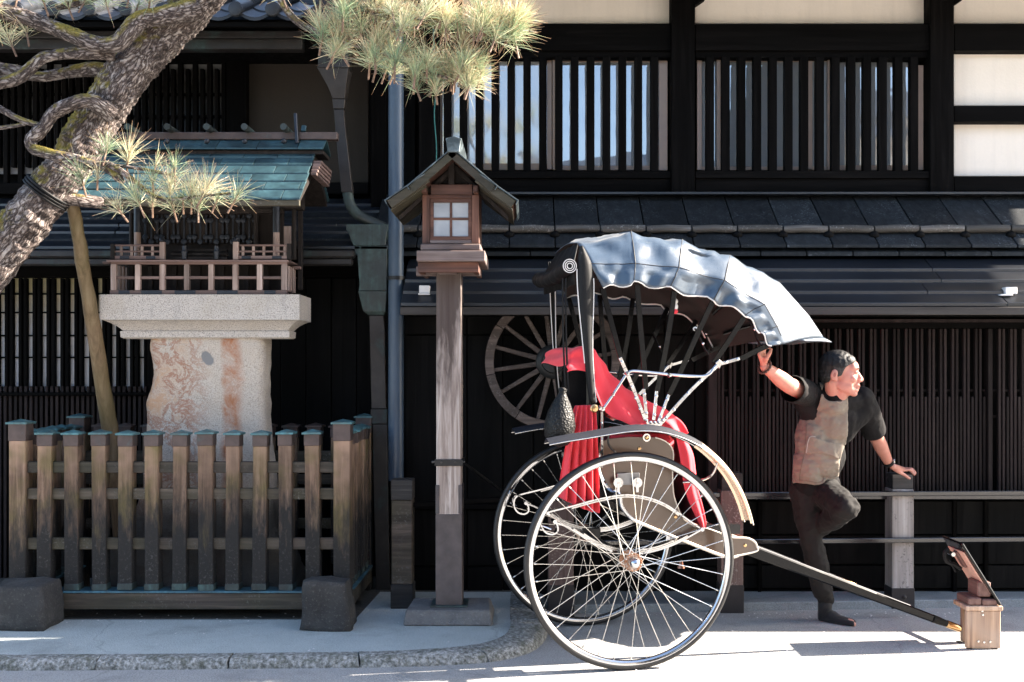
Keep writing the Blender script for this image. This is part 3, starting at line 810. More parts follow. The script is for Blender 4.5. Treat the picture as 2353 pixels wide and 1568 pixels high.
# rough pillar, outline from level to level
PDf = 6.53
lev = [(776,338,607),(800,334,606),(830,340,605),(860,346,602),(880,345,604),(905,338,604),(930,332,607),(960,331,607),(1000,328,609),(1060,326,613),(1120,322,618),(1180,300,628),(1240,270,648),(1300,235,668),(1345,220,680)]
bm = bmesh.new(); rows = []; nx, ny = 26, 10
levs = resample([Vector(l) for l in lev], 64)
for y, a_, b_ in levs:
    z = PZ(y, PDf); xa, xb = PX(a_, PDf), PX(b_, PDf); ya, yb = PDf, PDf+.26+max(0,(y-1150)*.0008); ya -= max(0,(y-1150)*.0009)
    ring = []
    def corner(u, v):
        r = .035; return u, v
    for i in range(nx): ring.append((lerp(xa,xb,i/nx), ya))
    for i in range(ny): ring.append((xb, lerp(ya,yb,i/ny)))
    for i in range(nx): ring.append((lerp(xb,xa,i/nx), yb))
    for i in range(ny): ring.append((xa, lerp(yb,ya,i/ny)))
    cx_, cy_ = (xa+xb)/2, (ya+yb)/2
    rr = []
    for X, Y in ring:
        ux, uy = (X-cx_)/((xb-xa)/2), (Y-cy_)/((yb-ya)/2)
        pw_ = (abs(ux)**7+abs(uy)**7)**(1/7)
        X, Y = cx_+ux/pw_*(xb-xa)/2, cy_+uy/pw_*(yb-ya)/2
        q_ = Vector((X*4.2, Y*4.2, z*4.2)); nf = noise.fractal(q_, 1.0, 2.0, 5)
        low = max(0, (y-1180)/160)
        dn = Vector((ux, uy, 0)).normalized()*(nf*(.016+.05*low))
        rr.append((X+dn.x, Y+dn.y, z))
    rows.append(rr + [rr[0]])
mb = MB().sheet(rows); m_ = len(rows[0]); mb.f.append(tuple(range(m_-1)))
mb.build('pillar', M['ruststone'], PD_, smooth=True, angle=60, merge=True)

# ------------------------------------------------------------------ wooden shrine standing on the slab
M['shrine_wood'] = wood('shrine_weathered_wood', [(.11,.072,.058),(.32,.24,.205),(.52,.42,.375),(.15,.10,.08)], 2, bump=.001)
M['shrine_wood_h'] = wood('shrine_weathered_beam', [(.08,.05,.042),(.17,.11,.095),(.27,.19,.165),(.10,.06,.05)], 0, bump=.001)
M['shrine_dark'] = wood('shrine_dark_wood', [(.009,.007,.006),(.018,.014,.012),(.04,.03,.026),(.014,.011,.01)], 2, spec=.2)
M['shrine_iron'] = plain('blue_black_fitting', (.022,.026,.034), .4, .4, .3, 30)
M['roof_teal'] = patina('teal_copper_roof', (.018,.035,.042), (.034,.082,.097), (.32,.62), 5, .38, .25, False)
SH = thing('wooden_shrine', 'small wooden shrine with teal copper roof standing on the granite slab', 'shrine', (PX(458,6.6), 6.6, zs))
fd = 6.45                                     # front plane of the lower gallery
def srect(name, x0, y0, x1, y1, d, th, mt='shrine_wood', **k): return rect(name, M[mt], SH, x0, y0, x1, y1, d, th, bevel=.0015, **k)
srect('base_beam', 252, 667.3, 659, 676.8, fd, .05, 'shrine_wood_h')
for x in (285, 348, 425, 522, 620): 
    srect('fitting', x-(13 if x not in (348,425,522) else 24), 667.6, x+(13 if x not in (348,425,522) else 24), 676.4, fd-.003, .0028, 'shrine_iron')
srect('base_deck', 252, 675, 672, 676.9, fd+.06, .20, 'shrine_wood_h')
for x0, x1 in ((254,266),(310,321.5),(366,378),(422.5,434),(478.5,490),(534,546),(590,602),(646,659)):
    srect('gallery_post', x0, 607.5, x1, 667, fd, .03)
for a_, b_ in ((266.2,309.8),(321.7,365.8),(378.2,422.3),(434.2,478.3),(490.2,533.8),(546.2,589.8),(602.2,645.8)):
    srect('gallery_rail', a_, 635, b_, 641.5, fd+.006, .018, 'shrine_wood_h')
xr = PX(652, fd)
for k in range(1, 5):
    yy = fd+.02+k*.055
    for X in (xr, PX(260,fd)):
        MB().box((X-.012,yy,PZ(667,fd)),(X+.016,yy+.022,PZ(608,fd))).build('gallery_post', M['shrine_wood'], SH, bevel=.0015)
for x in (300,345,400,455,510,565,612): srect('gallery_post', x-5, 612, x+5, 667, fd+.17, .02, 'shrine_dark')
srect('back_board', 262, 610, 652, 667, fd+.215, .01, 'shrine_dark')
srect('deck_edge', 244, 597.5, 661, 602, fd-.025, .05, 'shrine_wood_h')
srect('deck_beam', 254, 602.2, 659, 607.3, fd-.002, .04, 'shrine_wood_h')
srect('beam_end', 235, 601, 254, 606.5, fd+.01, .03, 'shrine_wood_h')
MB().box((PX(254,fd),fd+.03,PZ(601,fd)),(PX(664,fd),fd+.30,PZ(597.6,fd))).build('deck', M['shrine_wood_h'], SH, bevel=.0015)
srect('beam_end', 662, 612, 690, 619, fd+.22, .03, 'shrine_wood_h')
# upper railing in two parts with a gap for the steps
for a_, b_ in ((256,378),(536,668)):
    for y0, y1 in ((562,566),(576,580),(588,596)): srect('railing_bar', a_, y0, b_, y1, fd+.01, .014, 'shrine_wood_h')
    for x in ((258,) if a_ < 300 else (664,)): srect('railing_post', x-5, 560, x+5, 597, fd+.006, .022, 'shrine_dark')
    for x in range(int(a_)+22, int(b_)-12, 24): srect('railing_strut', x-3, 566.2, x+3, 587.8, fd+.012, .010, 'shrine_wood')
    for x in (a_+30, b_-32): srect('fitting', x-11, 588.6, x+11, 595.4, fd+.007, .0028, 'shrine_iron')
for x in (372, 541):
    srect('newel_post', x-6, 556, x+6, 597, fd+.0, .026, 'shrine_wood')
    c_ = P(x, 553, fd+.013); MB().lathe(c_, (0,0,1), [(-.008,.010),(0,.017),(.012,.015),(.022,.004)], 12).build('finial', M['shrine_iron'], SH, smooth=True)
for i in range(3): srect('step', 392, 590-i*9, 522, 597-i*9, fd+.03+i*.03, .03, 'shrine_dark')
for x in (424, 498):
    c_ = P(x, 596, fd+.02); MB().lathe(c_, (0,0,1), [(0,.014),(.03,.016),(.045,.020),(.06,.012),(.08,.016),(.09,.004)], 12).build('newel_knob', M['shrine_iron'], SH, smooth=True)
# body: round columns, carved doors, side posts
bd = fd+.13
for x in (316, 635):
    a_, b_ = P(x, 597, bd), P(x, 468, bd)
    MB().cyl(a_, b_, S(7.6,bd), n=16).build('column', M['shrine_wood'], SH, smooth=True)
    MB().cyl(P(x,535,bd), P(x,470,bd), S(8.2,bd), n=16).build('column_sleeve', M['shrine_iron'], SH, smooth=True)
for x in (302, 588, 676): 
    MB().cyl(P(x,597,bd+.05), P(x,470,bd+.05), S(5.4,bd), n=12).build('column', M['shrine_dark'], SH, smooth=True)
srect('body_wall', 300, 480, 640, 597, bd+.11, .16, 'shrine_dark')
srect('side_panel', 652, 520, 668, 597, bd+.12, .02, 'shrine_wood')
for i in range(7):
    xa = 330 + i*37.5
    dr = srect('door_panel', xa, 492, xa+35, 560, bd+.09, .018, 'shrine_dark')
    for x in (xa+4, xa+17.5, xa+31): srect('muntin', x-2.2, 494, x+2.2, 558, bd+.082, .008, 'shrine_iron')
    for (u, v) in ((.12,.2),(.88,.2),(.12,.8),(.88,.8),(.5,.03),(.5,.97)):
        c_ = P(xa+35*u, 494+64*v, bd+.082); MB().lathe(c_, (0,-1,0), [(0,S(7.5,bd)),(.006,S(6,bd)),(.008,.002)], 8).build('carving', M['shrine_iron'], SH, smooth=True)
srect('lintel', 300, 478, 650, 490, bd+.03, .05, 'shrine_dark')
# roof: seven stepped courses of copper sheets on both slopes
RX0, RX1 = -2.66, -1.315
rd, rz_ = 6.62, PZ(322, 6.62)
pts = [(6.085,PZ(457.7,6.085)),(6.17,PZ(437,6.17)),(6.25,PZ(418.7,6.25)),(6.33,PZ(400.6,6.33)),(6.41,PZ(381,6.41)),(6.485,PZ(363,6.485)),(6.55,PZ(350,6.55))]
for i in range(6):
    (da, za), (db, zb_) = pts[i], pts[i+1]
    x = RX0 - (.1 if i % 2 else 0) - random.uniform(0,.05)
    while x < RX1:
        xa, xb = max(x, RX0), min(x+.205, RX1); x += .207
        if xb-xa < .01: continue
        lift = random.uniform(0,.003)
        for sgn in ((0, 1) if i >= 2 else (0,)):
            f_ = (lambda d: d) if not sgn else (lambda d: 2*rd-d)
            MB().add([(xa+.0012,f_(da),za-.004+lift),(xb-.0012,f_(da),za-.004+lift),(xb-.0012,f_(da),za+.008+lift),(xa+.0012,f_(da),za+.008+lift),(xa+.0012,f_(db+.02),zb_+.014),(xb-.0012,f_(db+.02),zb_+.014),(xa+.0012,f_(db+.02),zb_+.004),(xb-.0012,f_(db+.02),zb_+.004)],
                     [(0,1,2,3),(3,2,5,4),(4,5,7,6),(6,7,1,0),(0,3,4,6),(1,7,5,2)]).build('roof_sheet', M['roof_teal'], SH, bevel=.001)
xa = RX0-.02; zt1, zt0 = PZ(320,6.60), PZ(342,6.50)
while xa < RX1+.05:
    xb = min(xa+.25, RX1+.055)
    for sgn in (0,1):
        f_ = (lambda d: d) if not sgn else (lambda d: 2*rd-d)
        MB().add([(xa+.001,f_(6.50),zt0-.004),(xb-.001,f_(6.50),zt0-.004),(xb-.001,f_(6.50),zt0+.006),(xa+.001,f_(6.50),zt0+.006),(xa+.001,f_(6.61),zt1),(xb-.001,f_(6.61),zt1),(xa+.001,f_(6.61),zt1-.012),(xb-.001,f_(6.61),zt1-.012)],
             [(0,1,2,3),(3,2,5,4),(4,5,7,6),(6,7,1,0),(0,3,4,6),(1,7,5,2)]).build('roof_sheet', M['roof_teal'], SH, bevel=.001)
    xa += .252
MB().box((RX0,6.52,zt0-.03),(RX1+.05,6.72,zt0-.006)).build('ridge_board', M['shrine_dark'], SH, bevel=.002)
deck = [(p[0]+.015, p[1]-.006) for p in pts] + [(rd,zt0-.01)] + [(2*rd-p[0]-.015, p[1]-.006) for p in reversed(pts[2:])]
deck += [(2*rd-6.27, pts[2][1]-.035), (rd, zt0-.10), (6.10, pts[0][1]-.035)]
MB().prism(deck, RX0+.02, RX1-.012, 'x').build('roof_deck', M['shrine_dark'], SH)
MB().box((RX0,6.088,pts[0][1]-.038),(RX1-.004,6.115,pts[0][1]-.006)).build('eave_board', M['rail_wood'], SH, bevel=.002)
MB().box((RX0-.02,6.59,zt1-.004),(PX(775,6.59),6.65,zt1+.042)).build('ridge_box', M['cap_brown'], SH, bevel=.003)
for x in (292, 383, 474, 561, 651):
    c_ = PX(x, 6.5); z = PZ(291, 6.5)
    MB().cyl((c_,6.50,z),(c_,6.74,z), S(7.6,6.5), n=16).build('ridge_log', M['copper_hopper'], SH, smooth=True, angle=50)
    MB().lathe((PX(x+2,6.52),6.515,PZ(326,6.515)), (0,-1,.5), [(0,.018),(.012,.016),(.020,.006)], 10).build('ridge_clip', M['shrine_iron'], SH, smooth=True)
MB().bar(P(683,331,6.56), P(679,262,6.60), .020,.03,(0,1,0)).build('ridge_horn', M['shrine_iron'], SH, bevel=.003)
MB().bar(P(697,303,6.70), P(699,290,6.72), .03,.02,(0,1,0)).build('ridge_horn', M['roof_teal'], SH, bevel=.003)
for i in range(5):
    MB().box((RX1+.002, 6.40-.02*i+.05, PZ(372+8*i,6.45)-.012),(RX1+.055-.004*i, 6.78, PZ(372+8*i,6.45)+.006)).build('gable_board', M['shrine_wood_h'], SH, bevel=.002)
MB().box((PX(684,6.7),6.7,zs+.05),(PX(694,6.7),6.73,PZ(400,6.7))).build('corner_post', M['shrine_dark'], SH, bevel=.003)
MB().box((PX(300,6.6),6.58,PZ(480,6.6)),(PX(694,6.6),6.69,PZ(430,6.6))).build('body_wall', M['shrine_dark'], SH)

# ------------------------------------------------------------------ lantern on its post
def postmat():
    m = Nt('bleached_post_wood'); co = m.coord((1,1,.05)); c0 = m.coord(); z = m.sep(m.coord((1,1,1), False))[2]
    g = m.noise(co, 34, 6, .7, .7); k = m.noise(m.coord((3,3,.6)), 3.2, 5, .65)
    c = m.ramp(g, [(.3,(.16,.115,.095)),(.5,(.37,.30,.262)),(.68,(.60,.53,.485))])
    c = m.mix(m.mrange(m.math('ADD', k, m.math('MULTIPLY', m.mrange(z, .25, .75), .32)), .55, .74, 0, .92), c, (.045,.028,.023))
    m.col(c).rough(.8); m.bump(g, .003); return m.m
M['post_wood'] = postmat()
M['lantern_wood'] = wood('lantern_red_brown_wood', [(.03,.011,.007),(.105,.042,.025),(.21,.09,.055),(.022,.010,.008)], 2, rnd=.25)
M['lantern_wood_h'] = wood('lantern_red_brown_rail', [(.035,.013,.008),(.115,.043,.025),(.21,.088,.053),(.022,.011,.008)], 0, rnd=.25)
M['lantern_grey'] = wood('lantern_greyed_wood', [(.08,.052,.046),(.19,.14,.125),(.33,.26,.24),(.07,.042,.036)], 0, rnd=.2)
M['bark_edge'] = wood('mossy_board_edge', [(.012,.0085,.0055),(.03,.021,.012),(.066,.052,.032),(.024,.025,.009)], 0, bump=.003)
M['sheath'] = patina('lead_sheath', (.075,.062,.062), (.05,.085,.10), (.55,.8), 3, .55, .2)
M['lead'] = patina('lead_ridge_cap', (.05,.065,.072), (.16,.20,.22), (.5,.75), 9, .38, .4, False)
def frosted():
    m = Nt('frosted_lantern_glass'); co = m.coord(); m.col(m.ramp(m.noise(co, 6, 3), [(.3,(.27,.29,.32)),(.7,(.40,.42,.45))])); m.rough(.25); return m.m
M['frost'] = frosted()
M['plinth'] = stonemat('concrete_plinth', (.10,.095,.095), (.15,.145,.14), (.22,.21,.205), (.27,.26,.25))
LT = thing('post_lantern', 'wooden street lantern with small gabled roof on a tall weathered post', 'lantern', (PX(1031,6.25), 6.25, .05))
pl = []
for (x0,x1,d,z) in ((926,1132,6.05,.052),(932,1127,6.085,.135)):
    pl.append((PX(x0,d),PX(x1,d),d,z))
(a0,a1,da,za),(b0,b1,db,zb_) = pl
MB().add([(a0,da,za),(a1,da,za),(a1,da+.40,za),(a0,da+.40,za),(b0,db,zb_),(b1,db,zb_),(b1-.015,da+.38,zb_),(b0+.015,da+.38,zb_)],[(3,2,1,0),(4,5,6,7),(0,1,5,4),(1,2,6,5),(2,3,7,6),(3,0,4,7)]).build('plinth', M['plinth'], LT, bevel=.008)
pf = 6.18; pw_ = S(57, pf)
pxa, pxb = PX(1002.5,pf), PX(1060,pf)
box('post', M['post_wood'], LT, (pxa,pf,.13),(pxb,pf+.145,PZ(604,pf)), .004)
xa, xb = pxa-.004, pxb+.005; e = .004
box('sheath', M['sheath'], LT, (xa,pf-e,.14),(xb,pf+.149,PZ(1182,pf)), .003)
for x0, x1 in ((xa,xa+.022),(xb-.022,xb)): box('sheath', M['sheath'], LT, (x0,pf-e-.0015,PZ(1181,pf)),(x1,pf+.149,PZ(1115,pf)), .002)
box('base_collar', M['copper_hopper'], LT, (xa-.03,pf-.03,.136),(xb+.03,pf+.17,.146), .002)
band = MB().box((xa-.006,pf-.010,PZ(1071,pf)),(xb+.006,pf+.158,PZ(1056,pf))).build('band', M['iron'], LT, bevel=.002)
for x in (1015, 1046): MB().lathe(P(x,1063,pf-.010), (0,-1,0), [(0,.007),(.003,.006),(.005,.001)], 10).build('bolt', M['roof_log'], band)
for x, s_ in ((994,-1),(1066,1)): MB().cyl(P(x-8*s_,1062,pf+.02), P(x+2*s_,1062,pf+.02), .007, n=10).build('bolt', M['roof_log'], band)
MB().bar(P(1066,1064,pf+.03), P(1150,1126,6.9), .012,.012).build('stay', M['iron'], LT)
# head: bracket arms, platform, box, roof
hd = 6.10
bx = PX(1035, hd)
def hrect(name, x0,y0,x1,y1,d,th,mt,**k): return rect(name, M[mt], LT, x0,y0,x1,y1,d,th,bevel=.0025,**k)
hrect('arm', 956, 612, 1103, 634, pf+.05, .05, 'lantern_grey')
box('arm', M['lantern_grey'], LT, (PX(1010,pf),6.10,PZ(632,pf)),(PX(1052,pf),6.178,PZ(606,pf)), .003)
box('arm', M['lantern_grey'], LT, (PX(1010,pf),6.327,PZ(632,pf)),(PX(1052,pf),6.52,PZ(606,pf)), .003)
hrect('platform_frame', 960, 602, 1100, 626, 6.04, .03, 'lantern_wood_h')
hrect('platform_frame', 960, 602, 972, 626, 6.071, .40, 'lantern_wood_h'); hrect('platform_frame', 1088, 602, 1100, 626, 6.071, .40, 'lantern_wood_h')
box('platform', M['lantern_grey'], LT, (PX(957,6.0),6.0,PZ(600.5,6.0)),(PX(1114.5,6.0),6.52,PZ(576,6.0)), .004)
box('moulding', M['lantern_grey'], LT, (PX(966,6.05),6.05,PZ(575.8,6.03)),(PX(1105,6.05),6.47,PZ(560,6.05)), .008)
lx0, lx1, ld0, ld1 = PX(970.5,hd), PX(1101,hd), hd, hd+.33
zb0, zb1 = PZ(559.5,hd), PZ(448,hd)
cwid = S(17,hd)
for X in (lx0, lx1-cwid):
    for Y in (ld0, ld1-cwid): box('corner_post', M['lantern_wood'], LT, (X,Y,zb0),(X+cwid,Y+cwid,zb1), .002)
def lwin(axis):
    "a window of four frosted panes on one side of the lantern"
    fx0, fx1 = lx0+cwid+.001, lx1-cwid-.001; d = hd+.008
    fr = MB(); t = S(8,hd); z0, z1 = PZ(551,hd), PZ(457,hd)
    fr.box((fx0,d,z1-t),(fx1,d+.025,z1)); fr.box((fx0,d,z0),(fx1,d+.025,z0+t)); fr.box((fx0,d+.0005,z0+t),(fx0+t,d+.0245,z1-t)); fr.box((fx1-t,d+.0005,z0+t),(fx1,d+.0245,z1-t))
    xm, zm = (fx0+fx1)/2, (z0+z1)/2+.004; b_ = S(2.8,hd)
    fr.box((xm-b_,d+.004,z0+t),(xm+b_,d+.02,z1-t)); fr.box((fx0+t,d+.005,zm-b_),(xm-b_,d+.019,zm+b_)); fr.box((xm+b_,d+.005,zm-b_),(fx1-t,d+.019,zm+b_))
    w = fr.build('window', M['lantern_wood_h'], LT, bevel=.0012)
    for xa_, xb_ in ((fx0+t,xm-b_),(xm+b_,fx1-t)):
        for za_, zb__ in ((z0+t,zm-b_),(zm+b_,z1-t)): box('pane', M['frost'], w, (xa_,d+.012,za_),(xb_,d+.016,zb__), 0)
    return w
lwin(0)
hrect('rail', 987.7, 551.5, 1083.7, 559.3, hd+.006, .03, 'lantern_grey'); hrect('rail', 987.7, 448.3, 1083.7, 456.5, hd+.004, .03, 'lantern_wood_h')
for X in (lx0+.004, lx1-.010): box('side_panel', M['lantern_wood'], LT, (X,ld0+cwid+.001,zb0),(X+.006,ld1-cwid-.001,zb1), 0)
box('back_panel', M['lantern_wood'], LT, (lx0+cwid+.001,ld1-.02,zb0),(lx1-cwid-.001,ld1-.012,zb1), 0)
hrect('lintel', 989.5, 424, 1085.5, 447.7, hd-.004, .035, 'lantern_wood_h')
for Y in (hd+.30,): box('lintel', M['lantern_wood_h'], LT, (PX(989.5,hd),Y,PZ(447.7,hd)),(PX(1085.5,hd),Y+.03,PZ(424,hd)), .002)
for Xs in (972, 1089): box('plate', M['lantern_wood'], LT, (PX(Xs,hd),6.0,PZ(447.5,hd)),(PX(Xs+11,hd),6.50,PZ(433,hd)), .002)
hrect('king_post', 1030, 352, 1044, 423.5, hd-.01, .03, 'shrine_dark'); hrect('gable_board', 995, 380, 1080, 423.5, hd+.04, .012, 'shrine_dark')
rf0, rf1 = 5.93, 6.60
ax, az = PX(1039,rf0), PZ(343,rf0)
def slope_pts(sg):
    up = [(ax,az),(PX(1039+sg*100,rf0),PZ(427,rf0))]; lo_ = [(PX(1039+sg*62,rf0),PZ(401,rf0)),(PX(1039+sg*(151 if sg<0 else 147),rf0),PZ(460,rf0))]
    return up, lo_
for sg in (-1, 1):
    up, lo_ = slope_pts(sg)
    for name, (p_, q_), t, lead in (('roof_board', up, .030, 0), ('roof_board', lo_, .034, .006)):
        d_ = Vector((q_[0]-p_[0],0,q_[1]-p_[1])).normalized(); nn = Vector((-d_.z*sg,0,d_.x*sg)); nn = nn if nn.z > 0 else -nn
        a_, b_ = Vector((p_[0],0,p_[1])), Vector((q_[0],0,q_[1]))
        MB().prism([(v.x,v.z) for v in (a_,b_,b_-nn*t,a_-nn*t)], rf0+.02+lead, rf1-.02-lead).build(name, M['lantern_wood_h'], LT, bevel=.002)
        MB().prism([(v.x,v.z) for v in (a_-nn*.002,b_-nn*.002,b_-nn*(t+.018),a_-nn*(t+.012))], rf0+lead, rf0+lead+.019).build('barge_board', M['bark_edge'], LT, bevel=.002)
        a2, b2 = a_+nn*.0015, b_+nn*.0015+d_*.012
        MB().prism([(v.x,v.z) for v in (a2+nn*.006,b2+nn*.006,b2-nn*.022+d_*.002,b2-nn*.022-d_*.003,b2-nn*.002-d_*.006,a2)], rf0-.008+lead, rf1+.008-lead).build('roof_sheet', M['lead'], LT, bevel=.001)
    # lower boards run out under the eave, lit from the street
    up, lo_ = slope_pts(sg)
    a_ = Vector((lo_[0][0],0,lo_[0][1]-.05)); b_ = Vector((lo_[1][0]-sg*.02,0,lo_[1][1]-.045))
    MB().prism([(a_.x,a_.z),(b_.x,b_.z),(b_.x,b_.z-.012),(a_.x,a_.z-.012)], rf0+.03, rf1-.03).build('soffit_board', M['bark_edge'], LT, bevel=.002)
    MB().prism([(ax,az-.05),(lo_[1][0]-sg*.05,lo_[1][1]-.06),(lo_[1][0]-sg*.05,lo_[1][1]-.085),(ax,az-.085)], hd+.02, hd+.06).build('rafter', M['shrine_dark'], LT)
zc0, zc1 = PZ(350,rf0-.01), PZ(316,rf0-.01)
cw0, cw1 = PX(1024,rf0), PX(1061,rf0)
MB().prism([(cw0+.012,zc0),(cw1-.012,zc0),(cw1-.004,zc1-.02),(cw1,zc1-.012),(cw1,zc1-.006),((cw0+cw1)/2,zc1+.006),(cw0,zc1-.006),(cw0,zc1-.012),(cw0+.004,zc1-.02)], rf0-.015, rf1+.015).build('ridge_cap', M['lead'], LT, bevel=.003)

# ------------------------------------------------------------------ cart wheel hung on the wall
M['wheel_wood'] = wood('old_wheel_wood', [(.03,.022,.018),(.075,.055,.047),(.15,.115,.10),(.05,.034,.028)], 0, speck=(.18,.16,.15))
WD = 6.90
CWH = thing('cart_wheel', 'old spoked wooden cart wheel hung on the black wall behind the rickshaw', 'wheel', P(1270,832,WD))
wc = P(1270,832,WD); WR = S(155,WD)
for k in range(8):
    a0_, a1_ = 2*math.pi*k/8+.006+.2, 2*math.pi*(k+1)/8-.006+.2
    rows = []
    for i in range(10):
        a_ = lerp(a0_,a1_,i/9); u = Vector((math.cos(a_),0,math.sin(a_)))
        rows.append([wc+u*WR+Vector((0,-.03,0)), wc+u*WR+Vector((0,.03,0)), wc+u*(WR-.055)+Vector((0,.03,0)), wc+u*(WR-.055)+Vector((0,-.03,0)), wc+u*WR+Vector((0,-.03,0))])
    mb = MB().sheet(rows); mb.f += [(0,1,2,3), (45+3,45+2,45+1,45)]
    mb.build('felloe', M['wheel_wood'], CWH, bevel=0, merge=True)
for k in range(16):
    a_ = 2*math.pi*(k+.35)/16; u = Vector((math.cos(a_),0,math.sin(a_)))
    MB().bar(wc+u*.08, wc+u*(WR-.05), .034,.026,(0,1,0),.024,.022).build('spoke', M['wheel_wood'], CWH, bevel=.004)
MB().lathe(wc, (0,-1,0), [(-.03,.10),(.03,.108),(.06,.112),(.075,.10),(.085,.075),(.115,.068),(.118,.03),(.10,.024),(.095,.0)], 28).build('hub', plain('black_wheel_hub',(.016,.017,.018),.5,.2,.3,12), CWH, smooth=True)

# ------------------------------------------------------------------ timber railing along the foot of the wall
M['grey_post'] = wood('greyed_rail_post', [(.14,.12,.11),(.36,.32,.30),(.56,.52,.50),(.24,.21,.195)], 2, speck=(.05,.04,.04), bump=.003)
M['post_red'] = wood('reddish_rail_post', [(.06,.036,.032),(.13,.085,.076),(.22,.16,.145),(.07,.04,.036)], 2, speck=(.28,.24,.23), bump=.003)
M['post_black'] = wood('charred_post_top', [(.010,.010,.010),(.025,.022,.021),(.09,.08,.075),(.014,.013,.013)], 0, bump=.003)
M['post_foot'] = plain('dark_iron_foot', (.024,.020,.021), .6, .2, .25, 12)
RL = thing('timber_railing', 'low railing of weathered posts and polished dark rails along the lattice wall', 'railing', (1.3, 6.65, 0))
def rpost(x0, x1, ytop, ycap, yfoot, d, mt):
    w = S(x1-x0, d); X = PX(x0,d); z = lambda y: PZ(y,d)
    o = box('post', M[mt], RL, (X,d,.02),(X+w,d+w,z(ycap)), .004)
    box('post_head', M['post_black'], o, (X+.004,d+.004,z(ycap)),(X+w-.004,d+w-.004,z(ytop)), .004)
    ft_ = box('post_foot', M['post_foot'], o, (X-.004,d-.004,.0),(X+w+.004,d+w+.004,z(yfoot)), .003)
    return o, ft_, X, w
rpost(1260, 1318, 1140, 1152, 1345, 6.50, 'post_red')
rpost(1657, 1708, 1088, 1128, 1345, 6.60, 'post_red')
o, ft_, X, w = rpost(2050, 2100, 1090, 1125, 1352, 6.72, 'grey_post')
MB().lathe((X+w*.56, 6.716, PZ(1372,6.72)), (0,-1,0), [(0,.013),(.006,.012),(.012,.005),(.013,.001)], 14).build('bolt', M['roof_log'], o, smooth=True)
for zc_, zz in ((.44,.03),(.735,.026)):
    MB().bar((.26,6.60,zc_),(7.0,7.01-.06,zc_), .05,.03).build('rail', M['lacquer_rail'], RL, bevel=.004)
SP = thing('stub_post', 'short dark timber post standing at the foot of the blue grey pipe', 'post', (PX(924,6.5), 6.5, .05))
d = 6.5; X0, X1 = PX(899,d), PX(947,d)
box('post', M['rail_wood'], SP, (X0,d,.20),(X1,d+.13,PZ(1150,d)), .005)
box('post_head', M['post_black'], SP, (X0-.003,d-.003,PZ(1150,d)),(X1+.003,d+.133,PZ(1103,d)), .004)
box('post_foot', M['post_black'], SP, (X0-.004,d-.004,.05),(X1+.006,d+.134,.20), .004)
MB().bar((X1, d+.06, PZ(1163,d)), (.2, 6.6, .735), .04,.03).build('rail', M['dark_h'], RL, bevel=.004)
# two pale sensor boxes under the eave
M['white_plastic'] = plain('white_plastic', (.72,.70,.68), .45, 0, .04)
for (x0,y0,x1,y1,lab,d) in ((963,656,987,678,'small pale box under the eave beside the lantern post',6.7),(2301,660,2338,680,'small white angled box under the eave at the right edge',6.68)):
    t = thing('sensor_box', lab, 'box', P((x0+x1)/2, y1, d+.04))
    rect('housing', M['white_plastic'], t, x0+(10 if x0>2000 else 0), y0, x1, y1-4, d, .06, .003)
    rect('plate', M['white_plastic'], t, x0-2, y1-3.8, x1-(10 if x0>2000 else 0), y1, d-.02, .05, .002)
# ------------------------------------------------------------------ rickshaw (built in its own frame: x forward, y to the far side, z up)
TH = R(11.07); RC = Vector((.427, 5.815, 0)); cs, sn = math.cos(TH), math.sin(TH)
def RP(px, py, c):
    a = (px-CX)/F; b = (py-CY)/F
    d = (c - RC.x*sn + RC.y*cs) / (cs - a*sn)
    return Vector(((a*d-RC.x)*cs + (d-RC.y)*sn, c, EYE - b*d))
def RW(p): return Vector((RC.x + p.x*cs - p.y*sn, RC.y + p.x*sn + p.y*cs, p.z))
RK = thing('rickshaw', 'two wheeled rickshaw with blue black folding hood parked in the street', 'rickshaw', RC, TH, local=True)
M['chrome'] = plain('chrome', (.52,.52,.53), .10, 1.0, .05, 6)
M['chrome_worn'] = plain('worn_chrome', (.55,.54,.53), .24, 1.0, .2, 40)
M['steel'] = plain('spoke_steel', (.66,.64,.60), .28, .85, .1, 30)
M['rust_ring'] = patina('rusty_flange', (.30,.13,.06), (.45,.40,.36), (.45,.65), 60, .6, .4, False)
M['rubber'] = plain('black_tyre_rubber', (.007,.007,.0075), .5, 0, .25, 30, .0008, 300)
M['lacquer'] = plain('black_lacquer', (.003,.003,.0035), .16, 0, .2, 3, Specular_IOR_Level=.25)
M['brown_lacquer'] = plain('brown_lacquer', (.10,.062,.04), .3, 0, .10, 2.5, Coat_Weight=.5, Coat_Roughness=.1)
M['cream_trim'] = plain('bright_edge_trim', (.74,.66,.56), .3, .25, .06, 12)
M['brass'] = plain('brass', (.62,.40,.20), .25, 1.0, .12, 12)
M['brass_fender'] = plain('pale_brass_fender', (.70,.56,.42), .26, .85, .08, 6)
def vinylmat():
    m = Nt('blue_black_vinyl'); co = m.coord(); a = m.noise(co, 3, 4); f = m.noise(co, 420, 2)
    m.col(m.ramp(a, [(.3,(.013,.034,.062)),(.7,(.024,.050,.084))])); m.rough(m.mrange(a,.3,.7,.30,.40)); m.set(Specular_IOR_Level=.9, Sheen_Weight=.12); m.bump(f, .0006); return m.m
M['vinyl'] = vinylmat()
M['vinyl_in'] = plain('red_brown_lining', (.011,.005,.0045), .85, 0, .2, 5)
M['black_strap'] = plain('black_strap', (.005,.005,.0055), .6, 0, .25, 20, Specular_IOR_Level=.22)
M['piping'] = plain('pale_piping', (.60,.58,.56), .6, 0, .08, 30)
M['fender_cloth'] = plain('dark_fender_cover', (.008,.010,.017), .7, 0, .3, 140, .0012, 260, Specular_IOR_Level=.3)
